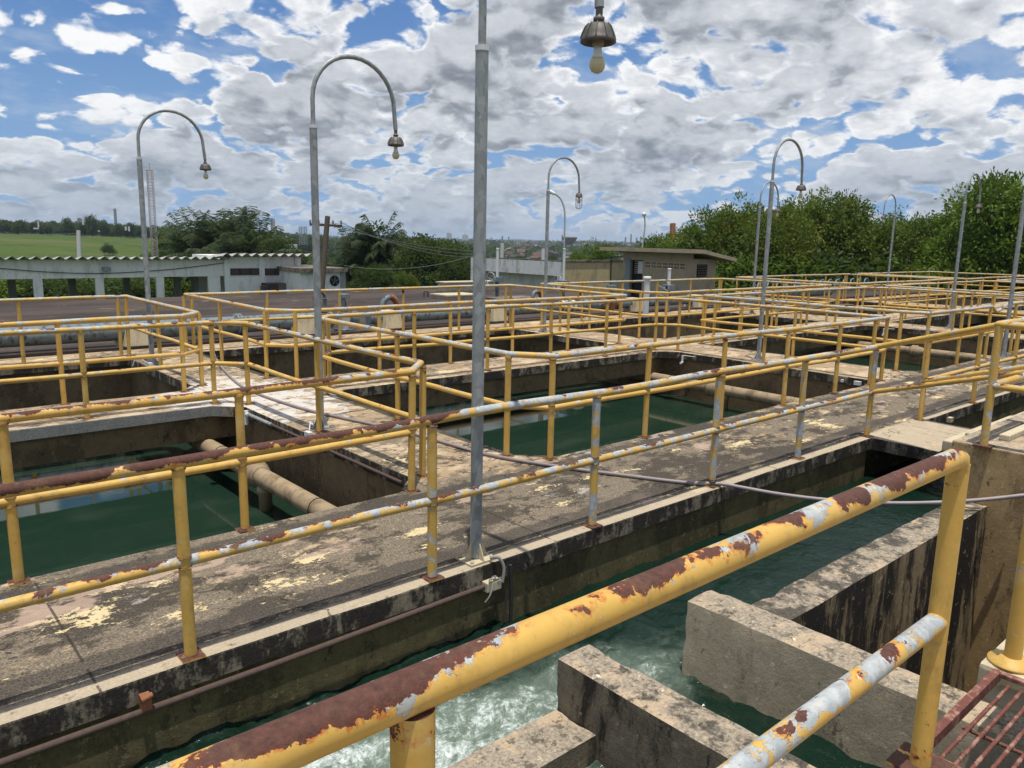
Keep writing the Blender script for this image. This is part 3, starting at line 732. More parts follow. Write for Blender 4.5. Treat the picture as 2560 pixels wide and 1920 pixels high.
railing(RN, 'long front railing beside the foaming channel, rusty on its left half', 'railing', None,
        [[(-4, 3.70), (2.63, 3.70), (5.6, 3.715), (8.51, 3.71)]], front_wear, lambda P: (.22 if P.x < 4 else .14, .40), near_posts, seg=20, step=.12)
# railings of each basin: corner cuts, posts at the surveyed spots
def loop(x0, x1, y0, y1, cuts, c=.31):
    p = chrect(x0, x1, y0, y1, c, cuts); return p+[p[0]]
def wear_b1(P):
    if P.y < 5.6: return (.34 if P.x < 2.9 else .14, .30)
    return (.14, .42 if P.x > 3.6 else .36)
wg = wear_fn(.06, .42); wm = wear_fn(.04, .20)
railing(RN, 'railing round the near left basin, its near rail spotted with rust', 'railing', G1, [loop(-4.85, 3.78, 5.18, 9.48, 'abcd')], wear_b1, wm,
        [(x, 5.18) for x in (3.47, 2.06, .68, -.72, -2.1, -3.5, -4.5)]+[(3.78, 5.47), (3.80, 7.42), (3.77, 9.19), (-4.85, 5.5), (-4.85, 7.4), (-4.85, 9.2)]+[(x, 9.48) for x in (3.46, 2.04, .63, -.78, -2.2, -3.6, -4.5)], seg=18, step=.14)
railing(RN, 'railing round the middle basin, just right of the central lamp post', 'railing', G1,
        [[(11.80, 5.19), (5.06, 5.18), (4.79, 5.51), (4.79, 9.19), (5.03, 9.49), (12.02, 9.49), (12.36, 9.20), (12.36, 5.25), (12.1, 5.19), (11.80, 5.19)]], wg, wm,
        [(5.06, 5.18), (6.47, 5.18), (7.86, 5.17), (9.28, 5.17), (10.67, 5.17), (11.80, 5.19), (12.33, 5.25), (4.79, 5.51), (4.79, 7.42), (4.79, 9.19), (5.03, 9.49), (6.41, 9.48), (7.80, 9.48), (9.20, 9.48), (10.58, 9.48), (12.02, 9.49), (12.37, 9.20), (12.37, 7.34)], seg=16, step=.2)
railing(RN, 'railing round the back left basin, in front of the long blue-grey pipe', 'railing', G1, [loop(-4.85, 3.75, 10.44, 14.0, 'ab')], wg, wm,
        [(x, 10.44) for x in (3.42, 2.01, .6, -.8, -2.2, -3.6)]+[(3.75, 10.72), (3.76, 12.49), (3.72, 14.0), (3.60, 14.0), (2.19, 14.0), (.72, 14.0), (-.75, 14.0), (-2.2, 14.0), (-3.7, 14.0), (-4.85, 12.2)], step=.25)
railing(RN, 'railing round the back middle basin, behind the middle basin', 'railing', G1, [loop(4.70, 12.17, 10.43, 14.02, 'a')], wg, wm,
        [(5.01, 10.43), (6.40, 10.43), (7.77, 10.42), (9.16, 10.43), (10.55, 10.42), (12.10, 10.47), (4.70, 10.76), (4.70, 12.46), (4.67, 14.02), (4.80, 14.02), (6.18, 14.02), (7.69, 14.02), (9.2, 14.02), (10.69, 14.02), (12.20, 13.98), (12.08, 14.02), (12.18, 12.28)], step=.3)
railing(RN, 'railing round the near basin right of the middle one, one rail bent down', 'railing', G1,
        [[(13.75, 5.17), (16.66, 5.17), (16.92, 5.17, -.11), (17.05, 5.17, -.10), (17.55, 5.17, .01), (20.9, 5.17), (21.19, 5.5), (21.19, 9.24), (20.82, 9.55), (13.64, 9.55), (13.62, 9.3), (13.61, 5.56), (13.75, 5.17)]], wear_fn(.08, .48), wm,
        [(13.75, 5.17), (15.2, 5.17), (16.62, 5.17), (18.05, 5.17), (19.5, 5.17), (20.9, 5.17), (13.61, 5.56), (13.62, 7.48), (13.63, 9.26), (13.65, 9.55), (15.07, 9.55), (16.53, 9.55), (17.92, 9.55), (19.36, 9.55), (20.80, 9.55), (21.19, 9.24), (21.19, 7.4), (21.19, 5.5)],
        mids=[loop(13.61, 21.19, 5.17, 9.55, 'abc')], step=.3)
railing(RN, 'railing round the back basin in front of the beige pump house', 'railing', G1, [loop(13.29, 20.94, 10.56, 14.08, 'a', .4)], wear_fn(.07, .42), wm,
        [(13.70, 10.56), (15.15, 10.56), (16.6, 10.56), (18.04, 10.56), (19.5, 10.56), (20.9, 10.56), (13.29, 10.94), (13.29, 12.43), (13.29, 14.05), (14.75, 14.08), (16.3, 14.08), (17.8, 14.08), (19.38, 14.08), (20.94, 14.07), (20.84, 14.08), (20.94, 12.3)], step=.4, seg=10)
railing(RN, 'railing round the far back basin, right of the pump house and below the trees', 'railing', G1, [loop(22.46, 30.04, 10.64, 14.52, 'a', .4)], wear_fn(.07, .44), wm,
        [(22.86, 10.64), (24.3, 10.64), (25.8, 10.64), (27.2, 10.64), (28.7, 10.64), (30.0, 10.64), (22.46, 11.03), (22.46, 12.7), (22.46, 14.5), (23.9, 14.52), (25.4, 14.52), (26.9, 14.52), (28.4, 14.52), (30.04, 14.5), (29.9, 14.52), (30.04, 12.6)], step=.5, seg=10)
railing(RN, 'railing round the far near-row basin, beyond the bent rail', 'railing', G1, [loop(22.30, 29.92, 5.17, 9.62, 'c', .35)], wear_fn(.07, .44), wm,
        [(22.4, 5.17), (23.8, 5.17), (25.3, 5.17), (26.8, 5.17), (28.3, 5.17), (29.8, 5.17), (22.3, 7.4), (22.3, 9.6), (23.8, 9.62), (25.3, 9.62), (26.8, 9.62), (28.2, 9.62), (29.57, 9.62), (29.92, 9.3), (29.92, 7.4)], step=.5, seg=10)
railing(RN, 'farthest railing, along the trees at the end of the deck', 'railing', G1, [loop(31.15, 38.2, 10.6, 14.6, '')], wear_fn(.10, .42), wm,
        [(31.15, 14.6), (31.35, 14.6), (32.8, 14.6), (34.4, 14.6), (36.2, 14.6), (38.2, 14.6), (31.15, 13.2), (31.15, 11.9), (31.15, 10.6), (32.8, 10.6), (34.4, 10.6), (36.2, 10.6), (38.2, 10.6)], step=.6, seg=8)
railing(RN, 'second farthest railing, at the far end of the near row of basins', 'railing', G1, [loop(31.15, 38.2, 5.17, 9.62, '')], wear_fn(.10, .42), wm,
        [(31.15, 9.62), (32.8, 9.62), (34.4, 9.62), (36.2, 9.62), (38.2, 9.62), (31.15, 8.2), (31.15, 6.7), (31.15, 5.17), (32.8, 5.17), (34.4, 5.17), (36.2, 5.17)], step=.6, seg=8)
# front railing again beyond the stairs
railing(RN, 'railing beside the second channel, starting at the foot of the short stairs', 'railing', None, [[(9.86, 3.68), (20, 3.68)]], wear_fn(.14, .36), wm,
        [(9.86, 3.68), (11.60, 3.68), (13.1, 3.68), (14.6, 3.68), (16.1, 3.68), (17.6, 3.68)], step=.2)
# thick near rail
def near_wear(P):
    x = P.x
    return (.205 + .07*math.exp(-((x-.30)/.30)**2) + .10*math.exp(-((x-2.0)/.40)**2), .27)
nr = thing(RN, (2.43, .79, .46), 'thick peeling yellow railing right in front of the camera, rust along its top', 'railing')
b = MB(); b.tube([(-1.5, .79, 1.482), (2.405, .79, 1.469), (2.43, .79, 1.461), (2.44, .79, 1.43)], .0305, 40, .02, near_wear); b.build('top_rail', 'paint', nr)
b = MB(); b.tube([(-1.5, .79, .955), (2.43, .79, .955)], .030, 32, .03, lambda P: (.12, .47)); b.build('middle_rail', 'paint', nr)
for x in (-.95, .53, 2.44):
    b = MB(); b.tube([(x, .79, .462), (x, .79, 1.45)], .0305, 32, .03, lambda P: (.06+.30*math.exp(-((P.z-1.43)/.04)**2)+.22*math.exp(-((P.z-.5)/.08)**2), .14)); po = b.build('post', 'paint', nr)
    b = MB(); b.box(x-.075, x+.075, .715, .865, .461, .472, wear=(.5, .2)); b.build('base_plate', 'paint', po)
# railing of the raised platform and the stair handrails
pr_ = thing(RN, (7.0, 2.1, .48), 'heavy yellow corner railing standing on the raised platform at the right edge', 'railing')
b = MB(); b.tube([(8.22, 2.1, 1.48), (7.0, 2.1, 1.48), (7.0, -1.5, 1.48)], .031, 20, .1, wear_fn(.14, .28)); b.build('top_rail', 'paint', pr_)
b = MB(); b.tube([(8.22, 2.1, .985), (7.0, 2.1, .985), (7.0, -1.5, .985)], .029, 20, .1, wear_fn(.12, .34)); b.build('middle_rail', 'paint', pr_)
for x, y in ((7.0, 2.1), (8.22, 2.1), (7.0, .7)):
    b = MB(); b.tube([(x, y, .482), (x, y, 1.47)], .031, 20, .08, lambda P: (.16, .38)); po = b.build('post', 'paint', pr_)
    b = MB(); b.box(x-.065, x+.065, y-.065, y+.065, .481, .493, wear=(.6, .1)); b.build('base_plate', 'paint', po)
hr = thing('handrail', (8.51, 3.71, 0), 'sloping handrail from the last front railing post up to the raised platform', 'handrail')
b = MB(); b.tube([(8.51, 3.71, 1.0), (8.22, 2.12, 1.48)], .030, 18, .1, wear_fn(.10, .26)); b.build('top_rail', 'paint', hr)
b = MB(); b.tube([(8.51, 3.71, .5), (8.22, 2.12, .985)], .027, 18, .1, wear_fn(.2, .34)); b.build('middle_rail', 'paint', hr)
hr = thing('handrail', (9.86, 3.68, 0), 'second sloping handrail, on the far side of the short stairs', 'handrail')
b = MB(); b.tube([(9.86, 3.68, .99), (9.78, 2.12, 1.47)], .029, 16, .1, wear_fn(.18, .3)); b.build('top_rail', 'paint', hr)
b = MB(); b.tube([(9.86, 3.68, .49), (9.78, 2.12, .97)], .027, 16, .1, wear_fn(.22, .4)); b.build('middle_rail', 'paint', hr)
b = MB(); b.tube([(9.78, 2.12, .482), (9.78, 2.12, 1.46)], .029, 16, .1, lambda P: (.14, .3)); b.build('post', 'paint', hr)
# post at the right edge, beside the grating
ep = thing('railing_post', (3.37, .81, .46), 'yellow post with a chipped round base at the right edge beside the red grating', 'post')
b = MB(); b.tube([(3.37, .81, .47), (3.37, .81, 1.45)], .031, 24, .05, lambda P: (.16, .34)); b.build('post', 'paint', ep)
b = MB(); b.lathe((3.37, .81, .462), [(.085, 0), (.085, .010), (.05, .012), (.04, .03)], 24); b.build('base_plate', 'paint', ep)

# ------------------------------------------------------------------ lamps
def lamp_post(x, y, label, kind='open', dr=(1, 0), h=3.15, hd=3.12, seg=14, reach=.97, group='curved lamp posts on the deck'):
    ux, uy = dr
    t = thing('lamp_post', (x, y, 0), label, 'lamp post', group)
    b = MB(); b.tube([(x, y, .02), (x, y, h)], .0385, seg+4, .5); b.build('pole', 'galv', t)
    b = MB(); b.tube([(x, y, h-.01), (x, y, h+.02)], .041, seg); b.build('collar', 'pvc', t)
    pts = [(x, y, h-.2), (x, y, h+.28)]
    rr = reach/2; n = 18
    for i in range(1, n):
        a = PI-PI*i/n; pts.append((x+ux*(rr+rr*math.cos(a)), y+uy*(rr+rr*math.cos(a)), h+.28+.47*math.sin(a)))
    pts += [(x+ux*reach, y+uy*reach, h+.28), (x+ux*(reach+.02), y+uy*(reach+.02), hd+.10)]
    b = MB(); b.tube(pts, .0235, seg); b.build('curved_arm', 'galv', t)
    b = MB(); b.box(x-.105, x+.105, y-.09, y+.09, .001, .013)
    for sx, sy in ((-.08, -.065), (.08, -.065), (.08, .065), (-.08, .065)): b.lathe((x+sx, y+sy, .013), [(.013, 0), (.013, .012), (.006, .014), (.006, .022)], 8)
    b.build('base_plate', 'cream' if x < 3.5 else 'galv', t)
    b = MB()
    for dx, dy in ((1, 0), (-1, 0), (0, 1), (0, -1)):
        px_, py_ = -dy, dx; th = .004; vs = []
        for k in (-th, th):
            for r_, z_ in ((.036, .014), (.092, .014), (.036, .13)): vs.append((x+dx*r_+px_*k, y+dy*r_+py_*k, z_))
        b.add(vs, [(0, 1, 2), (3, 5, 4), (0, 3, 4, 1), (1, 4, 5, 2), (2, 5, 3, 0)])
    b.build('gusset', 'cream' if x < 3.5 else 'galv', t)
    hx = x+ux*(reach+.02); hy = y+uy*(reach+.02); c = (hx, hy, hd-.115)
    tilt = (rnd.uniform(-.03, .03), rnd.uniform(-.03, .03))
    b = MB(); b.lathe(c, [(.018, .235), (.022, .225), (.018, .215), (.018, .175), (.028, .170), (.028, .15)], 14); b.build('neck', 'lamp', t)
    R_ = .086 if kind == 'open' else .078
    b = MB()
    prof = [(.03, .143), (.052, .138), (.085*R_/.112, .122), (.103*R_/.112, .092), (R_*.985, .072), (R_+.003, .066), (R_+.003, .052), (R_-.004, .048), (R_-.010, .050), (R_-.02, .060), (.06, .09), (.04, .10)]
    b.lathe(c, prof, 24); 
    for i in range(10):
        a = 2*PI*i/10
        q = [(c[0]+r_*math.cos(a), hy+r_*math.sin(a), c[2]+z_) for r_, z_ in ((.05, .141), (.088*R_/.112, .124), (.106*R_/.112, .093), (R_+.003, .068))]
        b.tube(q, .004, 6)
    b.build('lamp_shade', 'lamp', t)
    b = MB(); b.lathe(c, [(.028, .10), (.030, .045), (.024, .035)], 14); b.build('socket', 'porcelain', t)
    b = MB(); b.lathe(c, [(.018, .035), (.021, .02), (.027, -.012), (.030, -.02)], 16); b.build('bulb_neck', 'bulbneck', t)
    b = MB(); b.lathe(c, [(.031, -.0205), (.038, -.032), (.041, -.050), (.038, -.068), (.028, -.084), (.012, -.092)], 18); b.build('bulb', 'bulb', t)
    if kind == 'cage':
        b = MB()
        for i in range(6):
            a = 2*PI*i/6; ca, sa = math.cos(a), math.sin(a)
            b.tube([(c[0]+r_*ca, hy+r_*sa, c[2]+z_) for r_, z_ in ((.078, .04), (.078, -.14), (.070, -.18), (.045, -.205), (.0, -.215))], .0045, 6)
        b.tube([(c[0]+.078*math.cos(i*PI/12), hy+.078*math.sin(i*PI/12), c[2]-.01) for i in range(25)], .004, 6)
        b.build('wire_cage', 'lamp', t)
    return t
lamp_post(3.02, 3.76, 'nearest lamp post, standing in the middle of the picture between the front railing posts', dr=(0, -1), seg=18, reach=.90, hd=3.10)
lamp_post(3.91, 7.60, 'lamp post standing at the right side of the near left basin, second from the left')
lamp_post(3.77, 12.94, 'leftmost lamp post, beyond the back left basin')
lamp_post(12.35, 12.96, 'lamp post with a wire cage round its bulb, left of the pump house', 'cage', seg=12)
lamp_post(12.62, 7.59, 'lamp post on the walkway right of the middle basin, its head before the trees', seg=12)
lamp_post(21.03, 12.99, 'lamp post directly behind a taller one, its smaller arch showing on both sides of it', seg=10)
lamp_post(22.13, 7.80, 'lamp post in front of the right-hand trees, second from the right', seg=10, hd=3.2, h=3.22)
lamp_post(31.6, 13.6, 'far lamp post whose arm bends back to the left, among the trees', dr=(-1, 0), seg=8, h=3.3, hd=3.2)
lamp_post(17.1, 5.0, 'lamp post cut by the right edge of the picture', seg=12)
# ------------------------------------------------------------------ pipes in the basins
def basin_pipe(x, z, lb, xl, y0=5.18, y1=10.95, joints=(8.05,)):
    t = thing('basin_pipe', (x, y0, z), lb, 'pipe', 'thick pipes along the basin walls')
    arc = [(x, y0, z), (x, y1-.22, z)]+[(x-.22+.22*math.cos(q*PI/16), y1-.22+.22*math.sin(q*PI/16), z) for q in range(1, 9)]+[(xl, y1, z)]
    b = MB(); b.tube(arc, .098, 20, .5); b.build('pipe', 'bedpipe', t)
    b = MB(); b.lathe((x-.5, y1, z), [(.10, -.12), (.125, -.11), (.14, -.05), (.14, .05), (.125, .11), (.10, .12)], 20, axis=(1, 0, 0)); b.build('coupling', 'bedpipe', t)
    b = MB(); b.tube([(x-.95, y1+.10, z+.02), (x-.98, y1+.11, z+.38)], .018, 8); b.build('small_riser', 'pvc', t)
    for yj in joints:
        b = MB()
        prof = [(.10, -.17), (.118, -.16), (.122, -.06), (.150, -.05), (.150, -.015), (.128, -.01), (.128, .02), (.150, .025), (.150, .065), (.120, .07), (.112, .12), (.10, .13)]
        b.lathe((x, yj, z), prof, 22, axis=(0, 1, 0)); b.build('coupling', 'bedpipe', t)
        b = MB(); b.lathe((x, yj-.25, z-.42), [(.07, 0), (.07, .26), (.085, .27), (.085, .33)], 16); b.build('outlet', 'bedpipe', t)
    for yk in (6.6, 9.0):
        b = MB(); b.tube([(x+.10*math.cos(a*PI/10), yk, z+.10*math.sin(a*PI/10)) for a in range(-2, 11)]+[(x-.104, yk, z-.15)], .005, 6); b.build('strap', 'dark', t)
        b = MB(); b.box(x-.16, x-.05, yk-.05, yk+.04, z-.165, z-.15); b.build('bracket', 'rust', t)
    return t
basin_pipe(3.34, -.52, 'sandy pipe along the right wall of the near left basin', -4.7)
basin_pipe(11.95, -.52, 'sandy pipe along the right wall of the middle basin', 4.9)
basin_pipe(20.72, -.52, 'sandy pipe along the right wall of the basin right of the middle one', 13.7)
# purple-grey hose over the walkway and across the channel
hp = [PZ(530, 872, .02), PZ(545, 905, .02), PZ(565, 930, .02), PZ(600, 962, .02), PZ(660, 990, .02), PZ(760, 1022, .02), PZ(850, 1043, .02), PZ(1030, 1083, .02), PZ(1211, 1134, .02), PZ(1387, 1165, .02), PZ(1560, 1188, .02), PZ(1710, 1206, .02), Vector((5.63, 3.66, .03)),
      Vector((5.72, 3.5, .02))]
for i in range(1, 9):
    t = i/8; a = PX(2560, 1238, 6.93)
    q = Vector((5.72, 3.5, .02)).lerp(a, t); q.z -= .20*4*t*(1-t)*.5; hp.append(q)
def smooth_path(p, k=4):
    out = []
    for i in range(len(p)-1):
        a, b, c, d = p[max(0, i-1)], p[i], p[i+1], p[min(len(p)-1, i+2)]
        for j in range(k):
            t = j/k; out.append(.5*((2*b)+(c-a)*t+(2*a-5*b+4*c-d)*t*t+(3*b-a-3*c+d)*t**3))
    out.append(p[-1]); return out
b = MB(); b.tube(smooth_path(hp), .0165, 12); single('hose', b, 'hose', 'purple-grey hose lying over the deck and hanging across the channel', 'hose')
b = MB()
for z in (.03, .045, .06): b.tube([(5.60+.036*math.cos(a*PI/8), 3.72+.036*math.sin(a*PI/8), z) for a in range(17)], .004, 6)
b.tube([(5.62, 3.68, .05), (5.66, 3.65, .02), (5.64, 3.60, -.03)], .004, 6); single('binding_wire', b, 'wire', 'wire tying the hose to the foot of a front railing post', 'wire')
# conduit along the channel face with its junction box below the central lamp
cd = thing('conduit', (0, 3.60, -.15), 'rusty conduit along the channel wall, ending at a tied junction below the central lamp', 'conduit')
b = MB(); b.tube([(-6, 3.622, -.165), (0, 3.622, -.16), (1.6, 3.622, -.152), (2.98, 3.622, -.13)], .0165, 12, .25); b.build('pipe', 'rustpipe', cd)
b = MB(); b.box(2.98, 3.10, 3.585, 3.645, -.165, -.10); b.build('junction_box', 'cream', cd, .006)
b = MB()
for k in range(7):
    a = [Vector((3.04+rnd.uniform(-.05, .07), 3.60+rnd.uniform(-.02, .02), -.11+rnd.uniform(-.035, .03))) for _ in range(4)]
    b.tube(smooth_path(a, 4), .004, 6)
b.tube(smooth_path([Vector((3.06, 3.66, .03)), Vector((3.10, 3.62, .035)), Vector((3.12, 3.59, -.03)), Vector((3.10, 3.58, -.12))]), .011, 8)
b.tube(smooth_path([Vector((3.02, 3.58, -.12)), Vector((2.98, 3.56, -.17)), Vector((2.95, 3.57, -.21))]), .006, 6)
b.build('tied_cable', 'lightwire', cd)
b = MB(); b.tube([(3.17, 3.585, -.02), (3.18, 3.58, -.2), (3.175, 3.575, -.42)], .012, 8); b.tube([(3.15, 3.585, -.2), (3.10, 3.575, -.42)], .007, 8); b.build('hanging_cable', 'wire', cd)
b = MB(); b.box(.905, .95, 3.60, 3.648, -.145, -.075); b.tube([(.905, 3.60, -.085), (.955, 3.60, -.072)], .014, 8); single('wall_clip', b, 'rust', 'small rusty clip sticking out of the channel wall above the conduit', 'clip')
# conduit and white fitting along the right wall of the near left basin
cd = thing('conduit', (3.66, 9.0, -.07), 'grey and rust-brown conduit along the basin edge beside the lime-stained walkway', 'conduit')
b = MB(); b.tube([(3.662, 8.95, -.07), (3.662, 8.3, -.07)], .022, 12, .2); b.build('grey_pipe', 'galv', cd)
b = MB(); b.tube([(3.662, 8.3, -.07), (3.662, 5.62, -.075)], .016, 12, .3); b.build('rusty_pipe', 'rustpipe', cd)
b = MB(); b.tube([(3.655, 9.0, -.03), (3.655, 9.0, -.20)], .028, 12); b.tube([(3.655, 9.0, -.07), (3.655, 8.93, -.07)], .026, 12); b.build('elbow_fitting', 'pvc', cd)
b = MB(); b.box(3.64, 3.69, 7.35, 7.45, -.05, .03); b.tube([(3.70, 7.45, .03), (3.74, 7.5, .11), (3.80, 7.56, .09), (3.84, 7.6, .02)], .006, 6); single('cable_box', b, 'pvc', 'small white cable box with looped black wire at the second lamp post foot', 'box')
b = MB(); b.box(3.66, 3.72, 12.75, 12.83, -.02, .05); b.tube([(3.66, 12.8, .05), (3.56, 12.85, .13), (3.5, 12.9, .10), (3.47, 12.92, .0)], .006, 6); single('cable_box', b, 'pvc', 'small white cable box at the foot of the leftmost lamp post', 'box')
def fitting(c, lb, s=1.0):
    b = MB(); c = Vector(c); b.tube([c, c-Vector((0, 0, .16*s))], .026*s, 10); b.tube([c-Vector((0, 0, .17*s)), c-Vector((.10*s, .03*s, .17*s))], .03*s, 10)
    b.tube([c, c+Vector((.05, -.25, 0))], .007, 8)
    single('pipe_fitting', b, 'pvc', lb, 'pipe fitting')
fitting((12.20, 8.95, -.05), 'white plastic fitting hanging in the far corner of the middle basin', .8)
fitting((21.0, 9.0, -.05), 'white plastic fitting in the far corner of the basin beyond the bent rail')
b = MB(); b.box(12.17, 12.23, 5.50, 5.60, -.10, -.04); b.box(12.18, 12.22, 5.78, 5.82, -.09, -.05); single('cable_box', b, 'pvc', 'white cable box at the near right corner of the middle basin', 'box')
b = MB(); b.box(10.62, 10.72, 3.595, 3.645, -.12, -.06); single('cable_box', b, 'cream', 'pale cable box on the second channel wall', 'box')
for i, (x, y) in enumerate(((6.6, 10.3), (7.45, 10.45))): pass
# hatch grating beside the near post
gt = thing('floor_grating', (2.88, .4, .44), 'red oxide floor grating of angle frame and ribbed bars in the lower right corner', 'grating')
for q_ in ((2.505, 3.275, .815, .845, .42, .463), (2.505, 3.275, -1.2, -1.17, .42, .463), (2.505, 2.535, -1.169, .814, .445, .463), (3.245, 3.275, -1.169, .814, .445, .463)):
    b = MB(); b.box(*q_); b.build('frame_bar', 'redbar', gt, .003)
def rebar(b, p, q, r=.0062):
    p, q = Vector(p), Vector(q); n = int((q-p).length/.012); pts = [p.lerp(q, i/n) for i in range(n+1)]
    b.tube(pts, [r*(1.28 if i % 2 else 1.0) for i in range(n+1)], 8)
y = .775
while y > -1.1:
    b = MB(); rebar(b, (2.55, y, .432), (3.23, y, .432)); b.build('bar', 'redbar', gt); y -= .043
b = MB(); rebar(b, (2.84, .80, .416), (2.84, -1.15, .416)); b.build('cross_bar', 'redbar', gt)

# ------------------------------------------------------------------ big blue-grey main on its supports
mp = thing('main_pipe', (-8, 15.12, .3), 'long blue-grey main with flaking black patches, running left to right behind the basins', 'pipe')
PYc, PZc = 15.12, .30
b = MB(); b.tube([(-8, PYc, PZc), (7.75, PYc, PZc)], .165, 24, 1); b.build('pipe', 'bluepipe', mp)
b = MB(); b.tube([(9.0, PYc, PZc-.02), (30, PYc, PZc-.02)], .135, 22, 1); b.build('pipe', 'bluepipe', mp)
for x in (-3.0, 6.05, 15.9, 16.1, 24.5):
    b = MB(); rr = .165 if x < 8 else .135
    b.lathe((x, PYc, PZc), [(rr, -.05), (rr+.055, -.048), (rr+.055, -.02), (rr+.01, -.018), (rr+.01, .018), (rr+.055, .02), (rr+.055, .048), (rr, .05)], 24, axis=(1, 0, 0))
    b.build('flange', 'bluepipe', mp)
for x in (7.75, 15.05, 15.25, 15.45):
    b = MB(); rr = .17 if x < 8 else .14
    b.lathe((x, PYc, PZc), [(rr, -.03), (rr+.02, -.03), (rr+.02, .03), (rr, .03)], 22, axis=(1, 0, 0)); b.build('clamp', 'pvc', mp)
for x, lb in ((-2.2, 'leftmost'), (4.12, 'below the leftmost lamp post'), (7.4, 'left of the big valve'), (9.5, 'right of the big valve'), (12.62, 'behind the central lamp post'), (18.05, 'right of the rusty valve'), (21.1, 'in front of the pump house corner')):
    b = MB(); vs = []
    for z, w_ in ((.0, .24), (.40, .17)):
        for sx, sy in ((-1, -1), (1, -1), (1, 1), (-1, 1)): vs.append((x+sx*w_, PYc-.02+sy*(w_+.05), z+.031))
    b.add(vs, [(0, 3, 2, 1), (4, 5, 6, 7), (0, 1, 5, 4), (1, 2, 6, 5), (2, 3, 7, 6), (3, 0, 4, 7)])
    b.box(x-.30, x-.245, PYc-.15, PYc+.15, .031, .22)
    single('pipe_support', b, 'cream', 'cream concrete pipe saddle, '+lb, 'pipe support', 'cream pipe supports', .012)
def valve(x, y, lb, rusty=False):
    t = thing('gate_valve', (x, y, 0), lb, 'valve')
    b = MB(); b.lathe((x, y, .03), [(.20, 0), (.20, .03), (.12, .035), (.11, .10), (.13, .20), (.15, .30), (.13, .42), (.10, .46)], 20); b.build('body', 'pvc' if not rusty else 'rust', t)
    b = MB(); b.lathe((x, y, .03), [(.21, 0.0), (.21, .025), (.18, .026), (.18, .034), (.21, .035), (.21, .06), (.1, .061)], 22)
    b.lathe((x, y, .50), [(.10, 0), (.19, .0), (.19, .025), (.16, .026), (.16, .034), (.19, .035), (.19, .06), (.08, .07)], 22); b.build('flange', 'bluepipe', t)
    for i in range(8):
        a = 2*PI*i/8; b = MB(); b.lathe((x+.165*math.cos(a), y+.165*math.sin(a), .48), [(.014, 0), (.014, .13), (.006, .135)], 6); b.build('bolt', 'rust', t)
    b = MB(); b.lathe((x, y, .57), [(.07, 0), (.06, .10), (.045, .18)], 14); b.box(x-.11, x+.11, y-.10, y+.10, .75, .84); b.build('bonnet', 'bluepipe', t, .01)
    b = MB(); b.lathe((x-.02, y, .30), [(.10, -.32), (.17, -.32), (.17, -.28), (.10, -.27), (.10, .27), (.17, .28), (.17, .32), (.10, .32)], 20, axis=(1, 0, 0)); b.build('cross_body', 'rust' if rusty else 'bluepipe', t)
    return t
valve(8.35, 15.05, 'big blue-grey and white gate valve in the main, left of the central lamp post')
valve(16.95, 15.05, 'rusty gate valve in the main, left of the white standpipes', True)
b = MB(); b.tube([(7.5, 15.5, .45), (7.9, 15.5, .46), (8.2, 15.4, .46)], .05, 12); single('small_pipe', b, 'rust', 'short red-brown pipe behind the big valve', 'pipe')
def hoop(x, y, lb, s=1.0):
    c = Vector((x, y, .03)); pts = [c+Vector((.18*s*math.cos(PI*i/12), 0, .26*s+.20*s*math.sin(PI*i/12))) for i in range(13)]
    t = thing('vent_elbow', tuple(c), lb, 'vent pipe', 'gooseneck vents on the reservoir roof')
    b = MB(); b.tube([pts[0]-Vector((0, 0, .26*s))]+pts[:7], .062*s, 14); b.build('riser', 'bluepipe', t)
    b = MB(); b.tube(pts[6:]+[pts[-1]-Vector((0, 0, .10*s))], .068*s, 14); b.build('rusty_bend', 'rust', t)
    b = MB(); b.lathe(pts[0]-Vector((0, 0, .05)), [(.06*s, 0), (.10*s, 0), (.10*s, .03), (.06*s, .03)], 14); b.build('flange', 'bluepipe', t)
    return t
v = hoop(10.75, 17.0, 'rusty gooseneck vent with a blue-grey riser on the reservoir roof', -1.25 if 0 else 1.15)
v.rotation_euler.z = PI
hoop(16.6, 17.8, 'pale rusty gooseneck vent half hidden by railings, right of the caged lamp').rotation_euler.z = PI
hoop(12.35, 15.9, 'small white-topped vent above the main behind the railings', .62)
hq = PZ(800, 764, .03); hoop(hq.x, hq.y, 'distant rusty bend on a grey riser in front of the annex', .9)
b = MB(); b.tube([(9.0, 17.5, .03), (9.0, 17.5, .62)], .05, 12); single('black_pipe_stub', b, 'wire', 'short black upright pipe on the reservoir roof', 'pipe')
b = MB(); b.tube([(16.9, 16.2, .03), (16.9, 16.2, .62)], .045, 12); single('black_pipe_stub', b, 'wire', 'short black upright pipe behind the railings left of the pump house door', 'pipe')
def hatch(x, y, w, d, h, lb, mat='cream', lid=False, rz=0):
    t = thing('roof_hatch', (x, y, .03), lb, 'hatch')
    b = MB(); b.box(x-w/2, x+w/2, y-d/2, y+d/2, .031, .031+h); b.build('curb', mat, t, .01)
    b = MB(); b.box(x-w/2-.06, x+w/2+.06, y-d/2-.06, y+d/2+.06, .032+h, .085+h); b.build('cover', 'slab' if lid else mat, t, .008)
hatch(16.3, 21.6, 1.3, .9, .10, 'low cream hatch on the reservoir roof left of the central lamp pole')
hatch(19.2, 24.6, 2.6, .5, .32, 'long cream curb with drip stains at the back of the reservoir roof')
hatch(16.9, 19.2, 1.5, .9, .12, 'hatch with a tilted dark cover right of the central lamp pole', 'cream', True)
b = MB(); b.tube([(15.55, 22.4, .03), (15.55, 22.4, .22), (15.72, 22.4, .22), (15.72, 22.4, .03)], .018, 8); single('lifting_hook', b, 'dark', 'small dark lifting hook on the reservoir roof beside the low hatch', 'hook')
